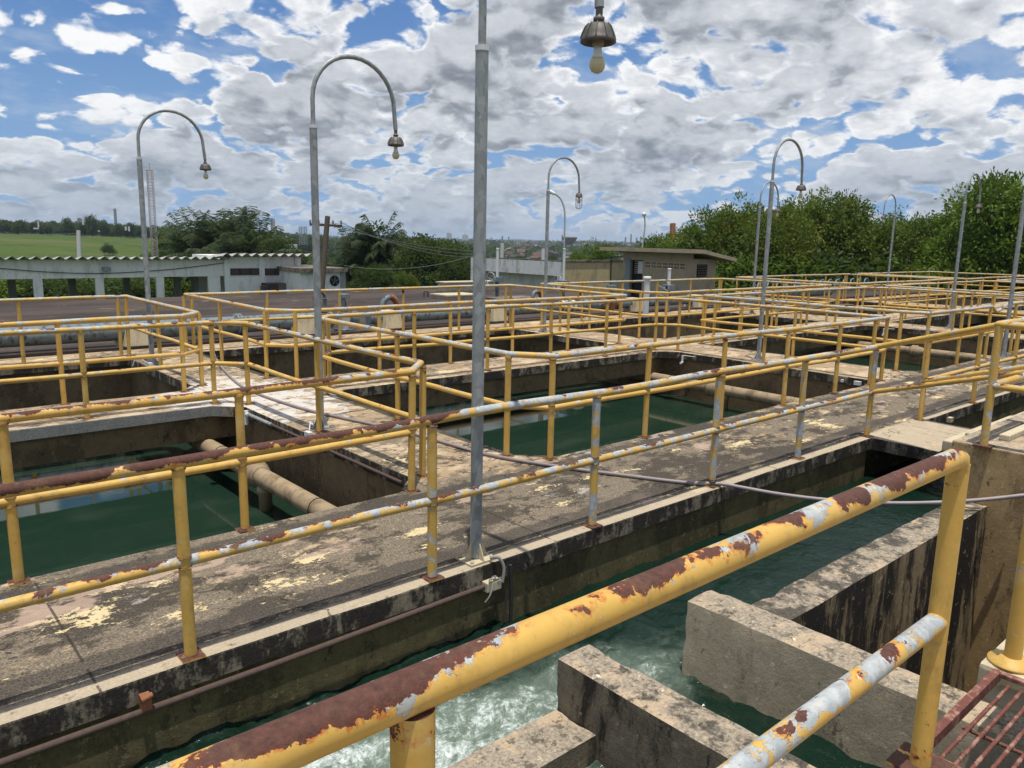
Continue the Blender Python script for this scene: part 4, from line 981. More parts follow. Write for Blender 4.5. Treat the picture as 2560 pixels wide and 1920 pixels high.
def wheel_stand(x, y, lb, zb=-.2, h=.85, pz=2.0):
    t = thing('valve_stand', (x, y, zb), lb, 'valve stand')
    b = MB(); b.tube([(x, y, zb), (x, y, zb+h)], .07, 12); b.box(x-.17, x+.17, y-.12, y+.12, zb+h, zb+h+.18); b.build('pedestal', 'bluepipe', t, .01)
    b = MB(); b.tube([(x, y, zb+h+.18), (x, y, pz)], .05, 12); b.lathe((x, y, pz), [(.055, 0), (.062, .01), (.05, .03)], 12); b.build('stem_pipe', 'pvc', t)
    c = Vector((x-.30, y, zb+h+.10)); b = MB()
    b.tube([c+Vector((0, .24*math.cos(a*PI/12), .24*math.sin(a*PI/12))) for a in range(25)], .018, 8)
    for k in range(4):
        a = k*PI/2+.4; b.tube([c, c+Vector((0, .24*math.cos(a), .24*math.sin(a)))], .012, 6)
    b.tube([c, (x-.15, y, c.z)], .02, 8); b.build('handwheel', 'galv', t)
PA = PD(1243, 700, 27.5); wheel_stand(PA.x, PA.y, 'valve stand with a handwheel and tall white stem, right of the central lamp pole', 0.03, PA.z-.1, PD(1243, 622, 27.5).z)
PA = PD(1408, 718, 28.0); wheel_stand(PA.x, PA.y, 'valve stand with a tall white stem pipe in front of the beige wall', 0.03, .45, PD(1408, 623, 28).z)
PA = PD(1671, 727, 23.5); wheel_stand(PA.x, PA.y, 'valve stand with a handwheel before the pump house', 0.03, PA.z-.03, PD(1671, 673, 23.5).z)
PA = PD(1617, 720, 21.5)
t = thing('standpipe', (PA.x, PA.y, .03), 'thick white standpipe with a collar in front of the pump house door', 'standpipe')
b = MB(); b.tube([(PA.x, PA.y, .03), (PA.x, PA.y, PD(1617, 695, 21.5).z)], .085, 14); b.build('pipe', 'pvc', t)
b = MB(); b.lathe((PA.x, PA.y, PD(1617, 700, 21.5).z), [(.09, 0), (.105, .01), (.105, .09), (.09, .10)], 14); b.build('collar', 'pvc', t)
b = MB(); b.tube([(24.2, 15.0, .55), (33, 15.0, .55)], .05, 10); 
for x in np.arange(24.3, 32.5, .62): b.tube([(x, 14.9, .5), (x+.12, 14.9, .75), (x+.32, 14.9, .78), (x+.45, 14.9, .55)], .03, 8)
single('pipe_rack', b, 'bluepipe', 'row of small white-topped pipe bends behind the far railings', 'pipes')

# ------------------------------------------------------------------ buildings
# white hall on the left: corrugated roof, deep fascia wall, columns
YH = 47.0
zt = PY(0, 648, YH).z; zbm = PY(0, 698.5, YH).z; xr = PY(569, 650, YH).x; GZ = -3.6
hall = thing('white_hall', (0, YH, GZ), 'long white open hall with a corrugated roof edge and columns, on the left', 'building')
b = MB(); b.box(-14, xr, YH, YH+.25, zbm, zt-.02); b.build('fascia_wall', 'whitewall', hall)
def corrugated(x0, x1, y0, y1, z0, z1, pitch, name, parent):
    b = MB(); x = x0; vs = []; 
    prof = []
    while x < x1:
        prof += [(x, 0), (x+pitch*.12, .0), (x+pitch*.55, pitch*.30), (x+pitch*.64, pitch*.30)]; x += pitch
    n = len(prof); th = .03
    for (y, z) in ((y0, z0), (y1, z1)):
        vs += [(px_, y, z+pz_) for px_, pz_ in prof]
        vs += [(px_, y, z+pz_-th) for px_, pz_ in prof]
    fs = []
    for i in range(n-1):
        fs += [(i, i+1, 2*n+i+1, 2*n+i), (n+i, 3*n+i, 3*n+i+1, n+i+1), (i, n+i, n+i+1, i+1)]
    b.add(vs, fs); return b.build(name, 'asbestos', parent)
corrugated(-14, xr+.15, YH-.55, YH+9, zt+.02, zt-.9, .535, 'corrugated_roof', hall)
for px, w_, y_, mt in ((95, .42, YH+.12, 'whitewall'), (249, .42, YH+.12, 'whitewall'), (400, .42, YH+.12, 'whitewall'), (535, .72, YH+.12, 'whitewall'), (30, .40, YH+6, 'column'), (181, .40, YH+6, 'column'), (317, .40, YH+6, 'column'), (444, .40, YH+4, 'column'), (488, .40, YH+3, 'column')):
    p = PY(px, 720, y_); b = MB(); b.box(p.x-w_/2, p.x+w_/2, y_-.10, y_+.10, GZ, zbm+.0 if y_ < YH+1 else zbm+.3); b.build('column', mt, hall)
p = PY(266, 673, YH-.1); b = MB(); b.box(p.x-.2, p.x+.2, YH-.22, YH-.02, p.z-.1, p.z+.12); b.build('floodlight', 'steel', hall)
p0, p1, p2 = PY(0, 671, YH-.08), PY(270, 683, YH-.08), PY(569, 656, YH-.08)
b = MB(); b.tube(smooth_path([p0, p0.lerp(p1, .5)+Vector((0, 0, -.08)), p1, p1.lerp(p2, .5)+Vector((0, 0, -.10)), p2], 6), .022, 6); b.build('slack_cable', 'wire', hall)
# white block joined to the hall
x0, x1 = PY(569, 650, YH).x, PY(752, 650, YH).x; zt2 = PY(572, 640, YH).z
blk = thing('white_block', (x0, YH, GZ), 'white two-bay block with louvered windows and a corrugated roof, beside the hall', 'building')
b = MB(); b.box(x0+.002, x1, YH-.02, YH+6, GZ, zt2-.05); b.build('wall', 'whitewall', blk)
corrugated(PY(542, 640, YH).x, PY(772, 640, YH).x, YH-.7, YH+7, zt2+.02, zt2-.6, .60, 'corrugated_roof', blk)
for px in (569, 656, 745):
    p = PY(px, 700, YH-.12); b = MB(); b.box(p.x-.17, p.x+.17, YH-.14, YH-.021, GZ, zt2-.06); b.build('pilaster', 'whitewall', blk)
for pa, pb_ in ((572, 651), (662, 739)):
    a, c = PY(pa, 671, YH-.05), PY(pb_, 687, YH-.05)
    b = MB(); b.box(a.x, c.x, YH-.06, YH-.022, c.z, a.z); f = b.build('window', 'dark', blk)
    for k in range(3):
        xa = a.x+(c.x-a.x)*k/3+.04; xb = a.x+(c.x-a.x)*(k+1)/3-.04; b = MB()
        b.box(xa, xa+.05, YH-.085, YH-.061, c.z, a.z)
        for j in range(4):
            z = c.z+(a.z-c.z)*(j+.5)/4; b.beam(((xa+.06), YH-.08, z), (xb, YH-.08, z), .05, .09)
        b.build('louver', 'darkwood', f)
a, c = PY(652, 714, YH-1.5), PY(728, 738, YH-1.5)
cb = thing('dark_cabinet', (a.x, YH-1.4, GZ), 'dark wooden cabinet with one open door against the white block', 'cabinet')
xm0, xm1 = PY(675, 714, YH-1.4).x, PY(702, 714, YH-1.4).x
b = MB(); b.box(xm0, c.x, YH-1.0, YH-.1, GZ, a.z+.08); b.build('body', 'dark', cb)
b = MB(); b.beam((xm0, YH-1.0, (c.z+a.z)/2), (a.x-.1, YH-1.7, (c.z+a.z)/2), .06, a.z-c.z); b.build('door', 'darkwood', cb)
b = MB(); b.box(xm1, c.x, YH-1.06, YH-1.005, c.z-.6, a.z+.05); b.build('door', 'darkwood', cb)
# annex
YA = 44.0; a, c = PY(750, 672, YA), PY(860, 676, YA)
ax = thing('white_annex', (a.x, YA, GZ), 'low white annex with a round fan opening, behind the wooden pole', 'building')
b = MB(); b.box(a.x, c.x, YA, YA+5, GZ, c.z-.1); b.build('wall', 'whitewall', ax)
b = MB(); b.box(a.x-.1, c.x+.1, YA-.3, YA+5.3, c.z-.098, c.z+.16); b.build('roof', 'slab', ax)
b = MB(); b.box(c.x-.28, c.x+.06, YA-.06, YA-.002, GZ, c.z-.1); b.build('pilaster', 'column', ax)
p = PY(837, 702, YA-.05); b = MB(); b.lathe((p.x, YA-.004, p.z), [(.01, 0), (.33, 0), (.33, .035), (.01, .035)], 24, axis=(0, -1, 0)); f = b.build('fan_opening', 'dark', ax)
b = MB()
for k in range(5):
    aa = 2*PI*k/5; b.beam((p.x+.05*math.cos(aa), YA-.05, p.z+.05*math.sin(aa)), (p.x+.27*math.cos(aa+.35), YA-.05, p.z+.27*math.sin(aa+.35)), .02, .13, up=(0, 1, 0))
b.build('fan_blades', 'steel', f)
# white tank building with stained parapet and beige wall on its right
PC = PD(1405, 655, 40); XC, YC = PC.x, PC.y; ztp = PC.z; zpb = PD(1405, 691, 40).z
pa = PX(1177, 644, XC)
tk = thing('white_tank_building', (XC, YC, GZ), 'low white building with a black-stained parapet band, centre right', 'building')
b = MB(); b.box(XC, XC+.25, YC+.002, pa.y, zpb, ztp); b.build('parapet', 'parapet', tk)
b = MB(); b.box(XC+1.1, XC+12, YC+.002, pa.y-.4, GZ, zpb-.002); b.build('wall', 'whitewall', tk)
b = MB(); b.box(XC, XC+1.2, pa.y-.20, pa.y, zpb-1.15, zpb-.002); b.build('end_wall', 'whitewall', tk)
b = MB(); b.box(XC, XC+1.09, YC+.002, YC+.3, GZ, zpb-.002); b.build('corner_wall', 'whitewall', tk)
b = MB(); b.box(XC+.26, XC+12, YC+.26, pa.y-.002, zpb, zpb+.3); b.build('roof', 'slab', tk)
b = MB(); b.box(XC, XC+.26, YC, pa.y, ztp+.001, ztp+.06); b.build('coping', 'slab', tk)
for k in range(5):
    y_ = YC+(pa.y-YC)*(.12+.19*k); b = MB(); b.box(XC-.6, XC-.35, y_-.15, y_+.15, GZ, zpb-1.55); b.build('pier', 'whitewall', tk)
pb2 = PY(1566, 653, YC)
bw = thing('beige_wall', (XC, YC, GZ), 'streaked beige wall between the white building and the pump house', 'wall')
b = MB(); b.box(XC-.001, pb2.x+2.5, YC-.25, YC, -1.5, ztp); b.build('wall', 'beige', bw)
b = MB(); b.box(XC-.05, pb2.x+2.5, YC-.30, YC+.05, ztp+.001, ztp+.10); b.build('coping', 'slab', bw)
p = PY(1528, 650, YC-.3); b = MB(); b.tube([(p.x, YC-.32, -1.4), (p.x, YC-.32, ztp+.25)], .03, 8); b.box(p.x-.1, p.x+1.0, YC-.5, YC-.1, ztp+.25, ztp+.32); b.build('downpipe', 'wire', bw)
for px, dz, s in ((1180, .0, .12), (1352, .25, .5), (1385, .3, .55), (1330, .1, .3)): pass
# pump house
HX, HY, HB = 28.4, 20.7, -.7
h1 = PX(1732, 634, HX).z
hy2 = PX(1559, 634, HX).y; hx2 = PY(1783, 700, HY).x
ph = thing('pump_house', (HX, HY, HB), 'small beige pump house with breeze-block vents and a sloping slab roof', 'building')
dy0, dy1 = PX(1605, 700, HX).y, PX(1573, 700, HX).y  # door jambs along y
zd = PX(1590, 650, HX).z
def wall_with_openings(b, x, y0, y1, z0, z1, holes, t=.16):
    """wall in the plane x, thickness t; holes (ya, yb, za, zb) sorted by y and not overlapping"""
    y = y0
    for (ya, yb, za, zb) in sorted(holes):
        b.box(x, x+t, y, ya, z0, z1)
        if za > z0+.01: b.box(x, x+t, ya, yb, z0, za)
        if zb < z1-.01: b.box(x, x+t, ya, yb, zb, z1)
        y = yb
    b.box(x, x+t, y, y1, z0, z1)
vy0, vy1 = PX(1713, 660, HX).y, PX(1613, 660, HX).y; vz1, vz0 = PX(1613, 652, HX).z, PX(1613, 671, HX).z
b = MB(); wall_with_openings(b, HX, HY, hy2, HB, h1, [(vy0, vy1, vz0, vz1), (dy0, dy1, HB, zd)]); b.build('wall', 'house', ph)
b = MB(); b.box(HX+.17, hx2, HY, HY+.16, HB, h1-.25); b.box(hx2, hx2+.16, HY, hy2, HB, h1-.3); b.box(HX+.17, hx2, hy2-.16, hy2, HB, h1-.25); b.build('wall', 'house', ph)
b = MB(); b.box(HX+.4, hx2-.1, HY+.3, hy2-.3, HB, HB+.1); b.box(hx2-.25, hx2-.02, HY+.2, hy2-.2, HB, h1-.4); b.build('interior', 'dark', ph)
vt = MB(); nbk = 7
cw = (vy1-vy0)/nbk
for k in range(nbk+1): vt.box(HX+.02, HX+.13, vy0+cw*k-.05, vy0+cw*k+.05, vz0, vz1)
for k in range(nbk): vt.box(HX+.02, HX+.13, vy0+cw*(k+.5)-.02, vy0+cw*(k+.5)+.02, vz0, vz1)
for z in (vz0, (vz0+vz1)/2-.03, vz1-.06): vt.box(HX+.015, HX+.135, vy0, vy1, z, z+.06)
vt.build('breeze_block_vent', 'redframe', ph)
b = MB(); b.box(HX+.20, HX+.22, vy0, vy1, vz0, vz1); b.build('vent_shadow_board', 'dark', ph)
b = MB(); b.box(HX-.012, HX+.02, dy1-.02, dy1+.25, HB, zd+.1); b.build('door_jamb', 'bluedoor', ph)
b = MB(); b.box(HX+.25, HX+.29, dy0, dy1, HB, zd); dr = b.build('door', 'dark', ph)
b = MB()
for k in range(7): 
    z = zd-.06-k*.09; b.box(HX+.22, HX+.245, dy0+.05, dy1-.1, z-.02, z)
b.box(HX+.21, HX+.22, dy0, dy0+.45, zd-.6, zd-.05); b.build('window_bars', 'pvc', dr)
wx0, wx1 = PY(1741, 690, HY).x, PY(1765, 690, HY).x; wz1, wz0 = PY(1752, 661, HY).z, PY(1752, 692, HY).z
b = MB(); b.box(wx0, wx1, HY-.03, HY-.002, wz0, wz1); wn = b.build('window', 'dark', ph)
b = MB()
for k in range(5): z = wz0+(wz1-wz0)*(k+.5)/5; b.beam((wx0, HY-.045, z), (wx1, HY-.045, z), .05, .045)
b.build('louver', 'louver', wn)
b = MB(); vs = []
ov = .7
zr = h1
for (x, z) in ((HX-ov, zr+.02), (HX+.1, zr+.02), (hx2+.9, zr-.34)):
    for y_ in (HY-.55, hy2+.9):
        for dz in (0, .16): vs.append((x, y_, z+dz))
fs = []
for i in range(2):
    o = i*4; fs += [(o, o+4, o+6, o+2), (o+1, o+3, o+7, o+5), (o, o+1, o+5, o+4), (o+2, o+6, o+7, o+3)]
fs += [(0, 2, 3, 1), (8, 9, 11, 10)]
b.add(vs, fs); b.build('slab_roof', 'house', ph)
# ------------------------------------------------------------------ ground to the horizon
def az_of(px): d = ray(px, 600); return math.degrees(math.atan2(d.y, d.x))
def sstep(v, a, b):
    t = max(0, min(1, (v-a)/(b-a))); return t*t*(3-2*t)
def ground_h(az, r):
    base = -3.62
    valley = -3.62 - 9.5*sstep(r, 110, 620)
    hill = -3.62 - 1.8*sstep(r, 55, 110) + 5.0*sstep(r, 120, 330) - 1.2*sstep(r, 330, 800)
    hill -= 2.2*sstep(82-az, 0, 22)
    wgt = sstep(az, 60, 68)
    h = valley*(1-wgt)+hill*wgt if r > 55 else base
    x, y = r*math.cos(R(az)), r*math.sin(R(az))
    h += mnoise.fractal(Vector((x/260, y/260, 2)), .9, 2, 4)*min(9, r/160)*(.35 if az > 60 else 1)
    h += mnoise.noise(Vector((x/22, y/22, 5)))*min(.35, r/500)
    if r > 1800: h += sstep(r, 1800, 4200)*(5+6*mnoise.noise(Vector((az/4, 3, 1))))
    return h
rs_ = [3, 15, 30, 42, 55]+[55*(1.058**k) for k in range(1, 92)]
azs = [a for a in np.arange(-12, 110, .6)]+[a for a in np.arange(110, 348, 4)]
vs = []; fs = []
for r in rs_:
    for a in azs: vs.append((r*math.cos(R(a)), r*math.sin(R(a)), ground_h(a, r) if r > 40 else -3.62))
na = len(azs)
for i in range(len(rs_)-1):
    for j in range(na): fs.append((i*na+j, (i+1)*na+j, (i+1)*na+(j+1) % na, i*na+(j+1) % na))
me = bpy.data.meshes.new('ground'); me.from_pydata(vs, [], fs); me.polygons.foreach_set('use_smooth', [True]*len(fs)); me.materials.append(M['terrain'])
g = bpy.data.objects.new('ground', me); COL.objects.link(g); tag(g, kind='structure')
def on_ground(px, dist):
    d = ray(px, 600); d = Vector((d.x, d.y)).normalized()*dist; a = math.degrees(math.atan2(d.y, d.x))
    return Vector((d.x, d.y, ground_h(a, dist) if dist > 40 else -3.62))

# ------------------------------------------------------------------ trees
npr = np.random.RandomState(3)
def leaf_mesh(name, centres, nrm, size, mat, aspect=.42, droop=.35, tint=None):
    """one small folded leaf at each centre, pointing roughly outward and down"""
    n = len(centres)
    d = nrm + npr.normal(0, .55, (n, 3)); d[:, 2] -= droop
    d /= np.linalg.norm(d, axis=1)[:, None]
    s = np.cross(d, npr.normal(0, 1, (n, 3))+np.array([0, 0, .8])); s /= np.linalg.norm(s, axis=1)[:, None]+1e-9
    up = np.cross(s, d)
    L = size*npr.uniform(.65, 1.35, (n, 1)); W = L*aspect
    a = centres; b_ = centres+d*L*.45+s*W*.5+up*W*.12; c = centres+d*L-up*L*.12; e = centres+d*L*.45-s*W*.5+up*W*.12
    V = np.stack([a, b_, c, e], 1).reshape(-1, 3)
    me = bpy.data.meshes.new(name)
    me.vertices.add(4*n); me.vertices.foreach_set('co', V.astype('f').ravel())
    me.loops.add(4*n); me.loops.foreach_set('vertex_index', np.arange(4*n, dtype='i'))
    me.polygons.add(n); me.polygons.foreach_set('loop_start', np.arange(0, 4*n, 4, dtype='i')); me.polygons.foreach_set('loop_total', np.full(n, 4, 'i'))
    me.update(calc_edges=True)
    t = npr.rand(n) if tint is None else tint
    at = me.attributes.new('tint', 'FLOAT', 'POINT'); at.data.foreach_set('value', np.repeat(t, 4).astype('f'))
    me.materials.append(M[mat]); return me
def crown_points(rx, ry, rz, nlobe, nclus, nleaf, seed, low=-.75, cl=.42, lobe_r=(.34, .52)):
    """leaf positions: clusters on lobes spread through the crown volume"""
    rs = np.random.RandomState(seed); P = []; N = []; T = []
    for _ in range(nlobe):
        v = rs.normal(0, 1, 3); v /= np.linalg.norm(v); v[2] = abs(v[2])*1.1+low*rs.rand() if rs.rand() < .72 else v[2]*.8
        lc = v*rs.uniform(.35, .93)*np.array([rx, ry, rz]); lr = rs.uniform(*lobe_r)*min(rx, ry, rz)
        tone = rs.uniform(-.16, .16)
        for _ in range(nclus):
            u = rs.normal(0, 1, 3); u /= np.linalg.norm(u)
            if u[2] < -.35 and rs.rand() < .5: u[2] *= -1
            cc = lc+u*lr*rs.uniform(.80, 1.22); ct = rs.uniform(-.22, .22)
            q = rs.normal(0, cl, (nleaf, 3))*np.array([1, 1, .7])
            P.append(cc+q); N.append(np.tile(u, (nleaf, 1))+q*.8); T.append(np.clip(rs.normal(.45+tone+ct, .17, nleaf), 0, 1))
    return np.concatenate(P), np.concatenate(N), np.concatenate(T)
def trunk_mesh(name, h, r, spread, seed, mat='bark'):
    rr = random.Random(seed); b = MB()
    pts = [Vector((rr.uniform(-.1, .1)*k, rr.uniform(-.1, .1)*k, h*k/5)) for k in range(6)]
    b.tube(pts, [r*(1-.10*k) for k in range(6)], 10)
    for k in range(13):
        a = rr.uniform(0, 2*PI); s = pts[rr.choice((2, 3, 4, 5))]
        e = s+Vector((math.cos(a)*spread*rr.uniform(.5, .9), math.sin(a)*spread*rr.uniform(.5, .9), h*rr.uniform(.3, .7)))
        m_ = s.lerp(e, .5)+Vector((rr.uniform(-.3, .3), rr.uniform(-.3, .3), rr.uniform(0, .4)))
        b.tube([s, m_, e], [r*.5, r*.34, r*.14], 7)
    o = b.build(name, mat); me = o.data; bpy.data.objects.remove(o); return me
# prototypes: (crown mesh, trunk mesh, half width, crown centre height)
PROTO = {}
def proto(key, rx, rz, cz, nlobe, nclus, nleaf, size, mat, seed, th=None, low=-.75, cl=.42, tr=.22, lobe_r=(.34, .52)):
    P, N, T = crown_points(rx, rx*.9, rz, nlobe, nclus, nleaf, seed, low, cl, lobe_r); P[:, 2] += cz
    PROTO[key] = (leaf_mesh('crown', P, N, size, mat, tint=T), trunk_mesh('trunk', th or cz*.8, tr, rx*.8, seed), rx, cz+rz)
proto('a', 3.6, 3.9, 5.6, 34, 24, 38, .26, 'leaf', 11, low=-.95, cl=.27, lobe_r=(.26, .42))
proto('b', 3.8, 4.1, 5.2, 36, 24, 38, .26, 'leaf2', 12, low=-.95, cl=.28, lobe_r=(.26, .42))
proto('c', 3.4, 3.6, 5.8, 32, 24, 38, .25, 'leaf', 13, low=-.95, cl=.26, lobe_r=(.26, .42))
proto('d', 4.2, 3.6, 4.6, 34, 24, 26, .32, 'darkleaf', 14, low=-.9, cl=.33, lobe_r=(.28, .45))
proto('s', 1.9, 1.7, 1.7, 16, 26, 18, .19, 'leaf2', 15, th=1.2, low=-.9, cl=.25, tr=.07)
proto('sd', 2.0, 1.6, 1.6, 14, 24, 18, .22, 'darkleaf', 16, th=1.2, low=-.9, cl=.28, tr=.07)
proto('f1', 4.2, 3.2, 3.4, 14, 14, 12, .80, 'darkleaf', 17, low=-.6, cl=.5, lobe_r=(.4, .6))
proto('f2', 3.6, 3.5, 3.6, 13, 14, 12, .75, 'darkleaf', 18, low=-.6, cl=.5, lobe_r=(.4, .6))
def tree(key, loc, s, rz, label, cat='tree', name='broadleaf_tree', group=None, sz=None):
    cm, tm, rx, h = PROTO[key]
    t = thing(name, loc, label, cat, group, rz); t.scale = (s, s, sz or s)
    for nm, me in (('crown', cm), ('trunk', tm)):
        o = bpy.data.objects.new(nm, me); COL.objects.link(o); o.parent = t
    return t
def tree_at(key, px, py_top, dist, label, s=None, name='broadleaf_tree', group=None, zb=None, wide=1.0, cat='tree'):
    d = ray(px, py_top); top = CAM_H+d.z*dist; hx = Vector((d.x, d.y))*dist
    r = hx.length; a = math.degrees(math.atan2(hx.y, hx.x)); z = zb if zb is not None else (ground_h(a, r) if r > 40 else -3.62)
    k = (top-z)/PROTO[key][3]*.97
    return tree(key, (hx.x, hx.y, z), k*wide, rnd.uniform(0, 6.28), label, cat, name, group, sz=k)
GT = 'leafy trees behind the deck on the right'
for key, px, pt, dist, w_, lb in (
    ('b', 1668, 583, 52, 1.0, 'rounded bright green tree right behind the pump house roof'),
    ('b', 1745, 556, 47, .80, 'lower light green tree between the pump house and the taller trees'),
    ('a', 1852, 472, 46, .82, 'tall tree with yellow-brown upper leaves behind the twin lamp arches'),
    ('c', 1948, 512, 42, .75, 'dense green tree just right of the twin lamp posts'),
    ('a', 2010, 462, 48, .80, 'tall tree with a loose top, centre of the right-hand grove'),
    ('c', 2095, 455, 45, .72, 'tree with a pointed yellow-green top left of the backward-bent lamp'),
    ('a', 2185, 505, 47, .85, 'tree behind the lamp whose arm bends back'),
    ('b', 2275, 533, 50, .8, 'lower green tree in the dip of the treeline, right of the backward-bent lamp'),
    ('c', 2345, 516, 43, .78, 'bright green tree left of the second lamp from the right'),
    ('b', 2425, 488, 42, .8, 'tall bright green tree right behind the second lamp from the right'),
    ('b', 2540, 424, 36, .88, 'largest tree, at the right edge of the picture'),
    ('a', 2640, 440, 40, 1.0, 'big tree partly outside the right edge')):
    tree_at(key, px, pt, dist, lb, group=GT, wide=w_)
sh = [(1790, 612, 40), (1850, 640, 38), (1905, 630, 37), (1965, 625, 38), (2030, 640, 37), (2090, 632, 39), (2150, 640, 38), (2215, 628, 40), (2280, 622, 39), (2340, 634, 38), (2400, 626, 37), (2465, 618, 36), (2520, 610, 35), (2590, 600, 34), (1835, 690, 36), (1930, 680, 37), (2000, 690, 37.5), (2070, 685, 38), (2310, 690, 40), (2390, 690, 41.5), (2480, 690, 41)]
for i, (px, pt, dist) in enumerate(sh):
    tree_at('s' if i % 3 else 'sd', px, pt, dist+6, 'leafy shrub in the dark undergrowth below the right-hand trees, behind the railings', name='shrub', group='undergrowth shrubs below the right-hand trees', wide=1.25, cat='shrub')
for key, px, pt, dist, w_, lb in (
    ('d', 1085, 576, 62, 1.15, 'big dark green round tree behind the reservoir, left of the central lamp post'),
    ('d', 1150, 630, 60, 1.0, 'low dark tree at the left end of the white parapet building'),
    ('a', 1015, 668, 56, .70, 'brownish twiggy tree in front of the big dark tree'),
    ('d', 940, 650, 60, 1.0, 'dark bushy tree below the tall single palm'),
    ('d', 885, 655, 68, .9, 'dark tree right of the wooden power pole'),
    ('d', 800, 660, 75, .9, 'dark tree behind the annex, seen right of the second lamp post'),
    ('b', 1500, 604, 66, .8, 'bright green tree above the beige wall'),
    ('b', 1440, 628, 60, .7, 'low bright green tree beside the white stem above the beige wall'),
    ('s', 1370, 655, 47, .8, 'small bright weed bush on top of the white building'),
    ('d', 1275, 642, 75, 1.2, 'low dark tree above the white parapet, right of the central pole'),
    ('b', 655, 598, 62, .9, 'leafy tree under the right-hand palm cluster'),
    ('b', 425, 580, 66, .95, 'leafy tree at the left foot of the palm clusters'),
    ('d', 720, 606, 78, .8, 'dark tree right of the palm clusters'),
    ('d', 500, 618, 70, 1.1, 'dark tree filling the gap below the two palm clusters')):
    tree_at(key, px, pt, dist, lb, wide=w_)
for i, px in enumerate((-30, 20, 66, 112, 152, 198, 240, 285, 330, 372, 415, 455, 498, 540)):
    tree_at('sd' if i % 2 else 's', px, 690+(i*37 % 12), 56+(i*13 % 9), 'bush in the green thicket seen between the columns of the white hall', name='shrub', group='bushes seen between the hall columns', wide=1.8, cat='shrub')
for i, px in enumerate((135, 270, 300)):
    tree_at('sd', px, (614, 612, 628)[i], (215, 190, 240)[i], ('dark bush on the pasture left of the concrete pole', 'dark bush low on the pasture beside the lattice mast', 'small bush high on the pasture')[i], name='shrub', wide=1.1, cat='shrub')
# palms
def palm_crown(seed, n=26, L=3.4):
    rr = random.Random(seed); P = []; N = []; b = MB()
    V = []; 
    cs = []; ns = []
    for k in range(n):
        a = 2*PI*k/n*1.618*2; el = rr.uniform(.35, 1.45); LL = L*rr.uniform(.8, 1.1)
        p = Vector((0, 0, 0)); d = Vector((math.cos(a)*math.cos(el), math.sin(a)*math.cos(el), math.sin(el))); pts = [p.copy()]
        for j in range(12):
            d.z -= .105*(.5+j*.09); d.normalize(); p = p+d*LL/12; pts.append(p.copy())
        b.tube(pts, [.035*(1-j/14) for j in range(13)], 4)
        for j in range(1, 13):
            dd = (pts[j]-pts[j-1]).normalized(); side = dd.cross(Vector((0, 0, 1))).normalized()
            for q in range(5):
                o = pts[j-1].lerp(pts[j], q/5)
                for sgn in (-1, 1):
                    cs.append(tuple(o)); v = side*sgn*1.0+dd*.55+Vector((0, 0, -.45-.35*rr.random())); ns.append(tuple(v))
    return b, np.array(cs), np.array(ns)
def palm_proto(seed, n, L):
    b, c, nn = palm_crown(seed, n, L)
    global npr
    d = nn+npr.normal(0, .10, nn.shape)
    d /= np.linalg.norm(d, axis=1)[:, None]
    k = len(c); s = np.cross(d, np.array([0, 0, 1.0])+npr.normal(0, .35, (k, 3))); s /= np.linalg.norm(s, axis=1)[:, None]
    LL = npr.uniform(.45, .75, (k, 1)); W = .055
    V = np.stack([c-s*W*.5, c+s*W*.5, c+d*LL+s*.012, c+d*LL-s*.012+np.array([0, 0, -.05])], 1).reshape(-1, 3)
    me = bpy.data.meshes.new('fronds')
    o = b.build('fronds', 'palmleaf'); base = o.data
    nv = len(base.vertices)
    vs = [tuple(v.co) for v in base.vertices]+[tuple(v) for v in V]
    fs = [tuple(p.vertices) for p in base.polygons]+[(nv+4*i, nv+4*i+1, nv+4*i+2, nv+4*i+3) for i in range(k)]
    me.from_pydata(vs, [], fs); bpy.data.objects.remove(o)
    t = np.concatenate([np.full(nv, .3), np.repeat(npr.rand(k), 4)]); at = me.attributes.new('tint', 'FLOAT', 'POINT'); at.data.foreach_set('value', t.astype('f'))
    me.materials.append(M['palmleaf']); return me
PALM = [palm_proto(1, 30, 3.6), palm_proto(2, 26, 3.9), palm_proto(3, 34, 3.2)]
def palm(px, pt, dist, label, k=0, s=1.0, el=1.0):
    d = ray(px, pt); x, y, top = d.x*dist, d.y*dist, CAM_H+d.z*dist
    r = math.hypot(x, y); z = ground_h(math.degrees(math.atan2(y, x)), r); h = top-z-2.75*s*el
    t = thing('palm_tree', (x, y, z), label, 'palm', 'palms behind the white hall' if px < 760 else None, rnd.uniform(0, 6))
    o = bpy.data.objects.new('fronds', PALM[k]); COL.objects.link(o); o.parent = t; o.location = (0, 0, h); o.scale = (s, s, s*el)
    b = MB(); b.tube([(0, 0, 0), (.1, 0, h*.5), (0, 0, h+.1)], [.24, .19, .17], 9)
    o = b.build('trunk', 'palmtrunk'); o.parent = t
palm(478, 560, 62, 'dark palm at the left of the left palm cluster', 1, 1.0)
palm(508, 545, 60, 'palm with dense dark fronds in the left cluster, behind the hall roof', 0, 1.15)
palm(537, 528, 63, 'tallest palm of the left cluster, fronds upright', 2, 1.15, 1.2)
palm(598, 556, 60, 'palm between the two palm clusters, below the pylon', 1, 1.1)
palm(632, 550, 62, 'upright palm in the middle of the right cluster', 0, 1.15, 1.15)
palm(655, 575, 58, 'low drooping palm at the right of the right cluster', 2, 1.1)
palm(580, 590, 57, 'low drooping palm below the gap of the clusters', 0, 1.0)
palm(948, 536, 64, 'tall single palm wrapped in creeper, right of the wooden power pole', 2, 1.0, 1.35)
palm(895, 600, 66, 'lower drooping palm left of the tall single palm', 1, 1.3)
palm(862, 622, 64, 'short palm just right of the wooden power pole', 0, 1.1)
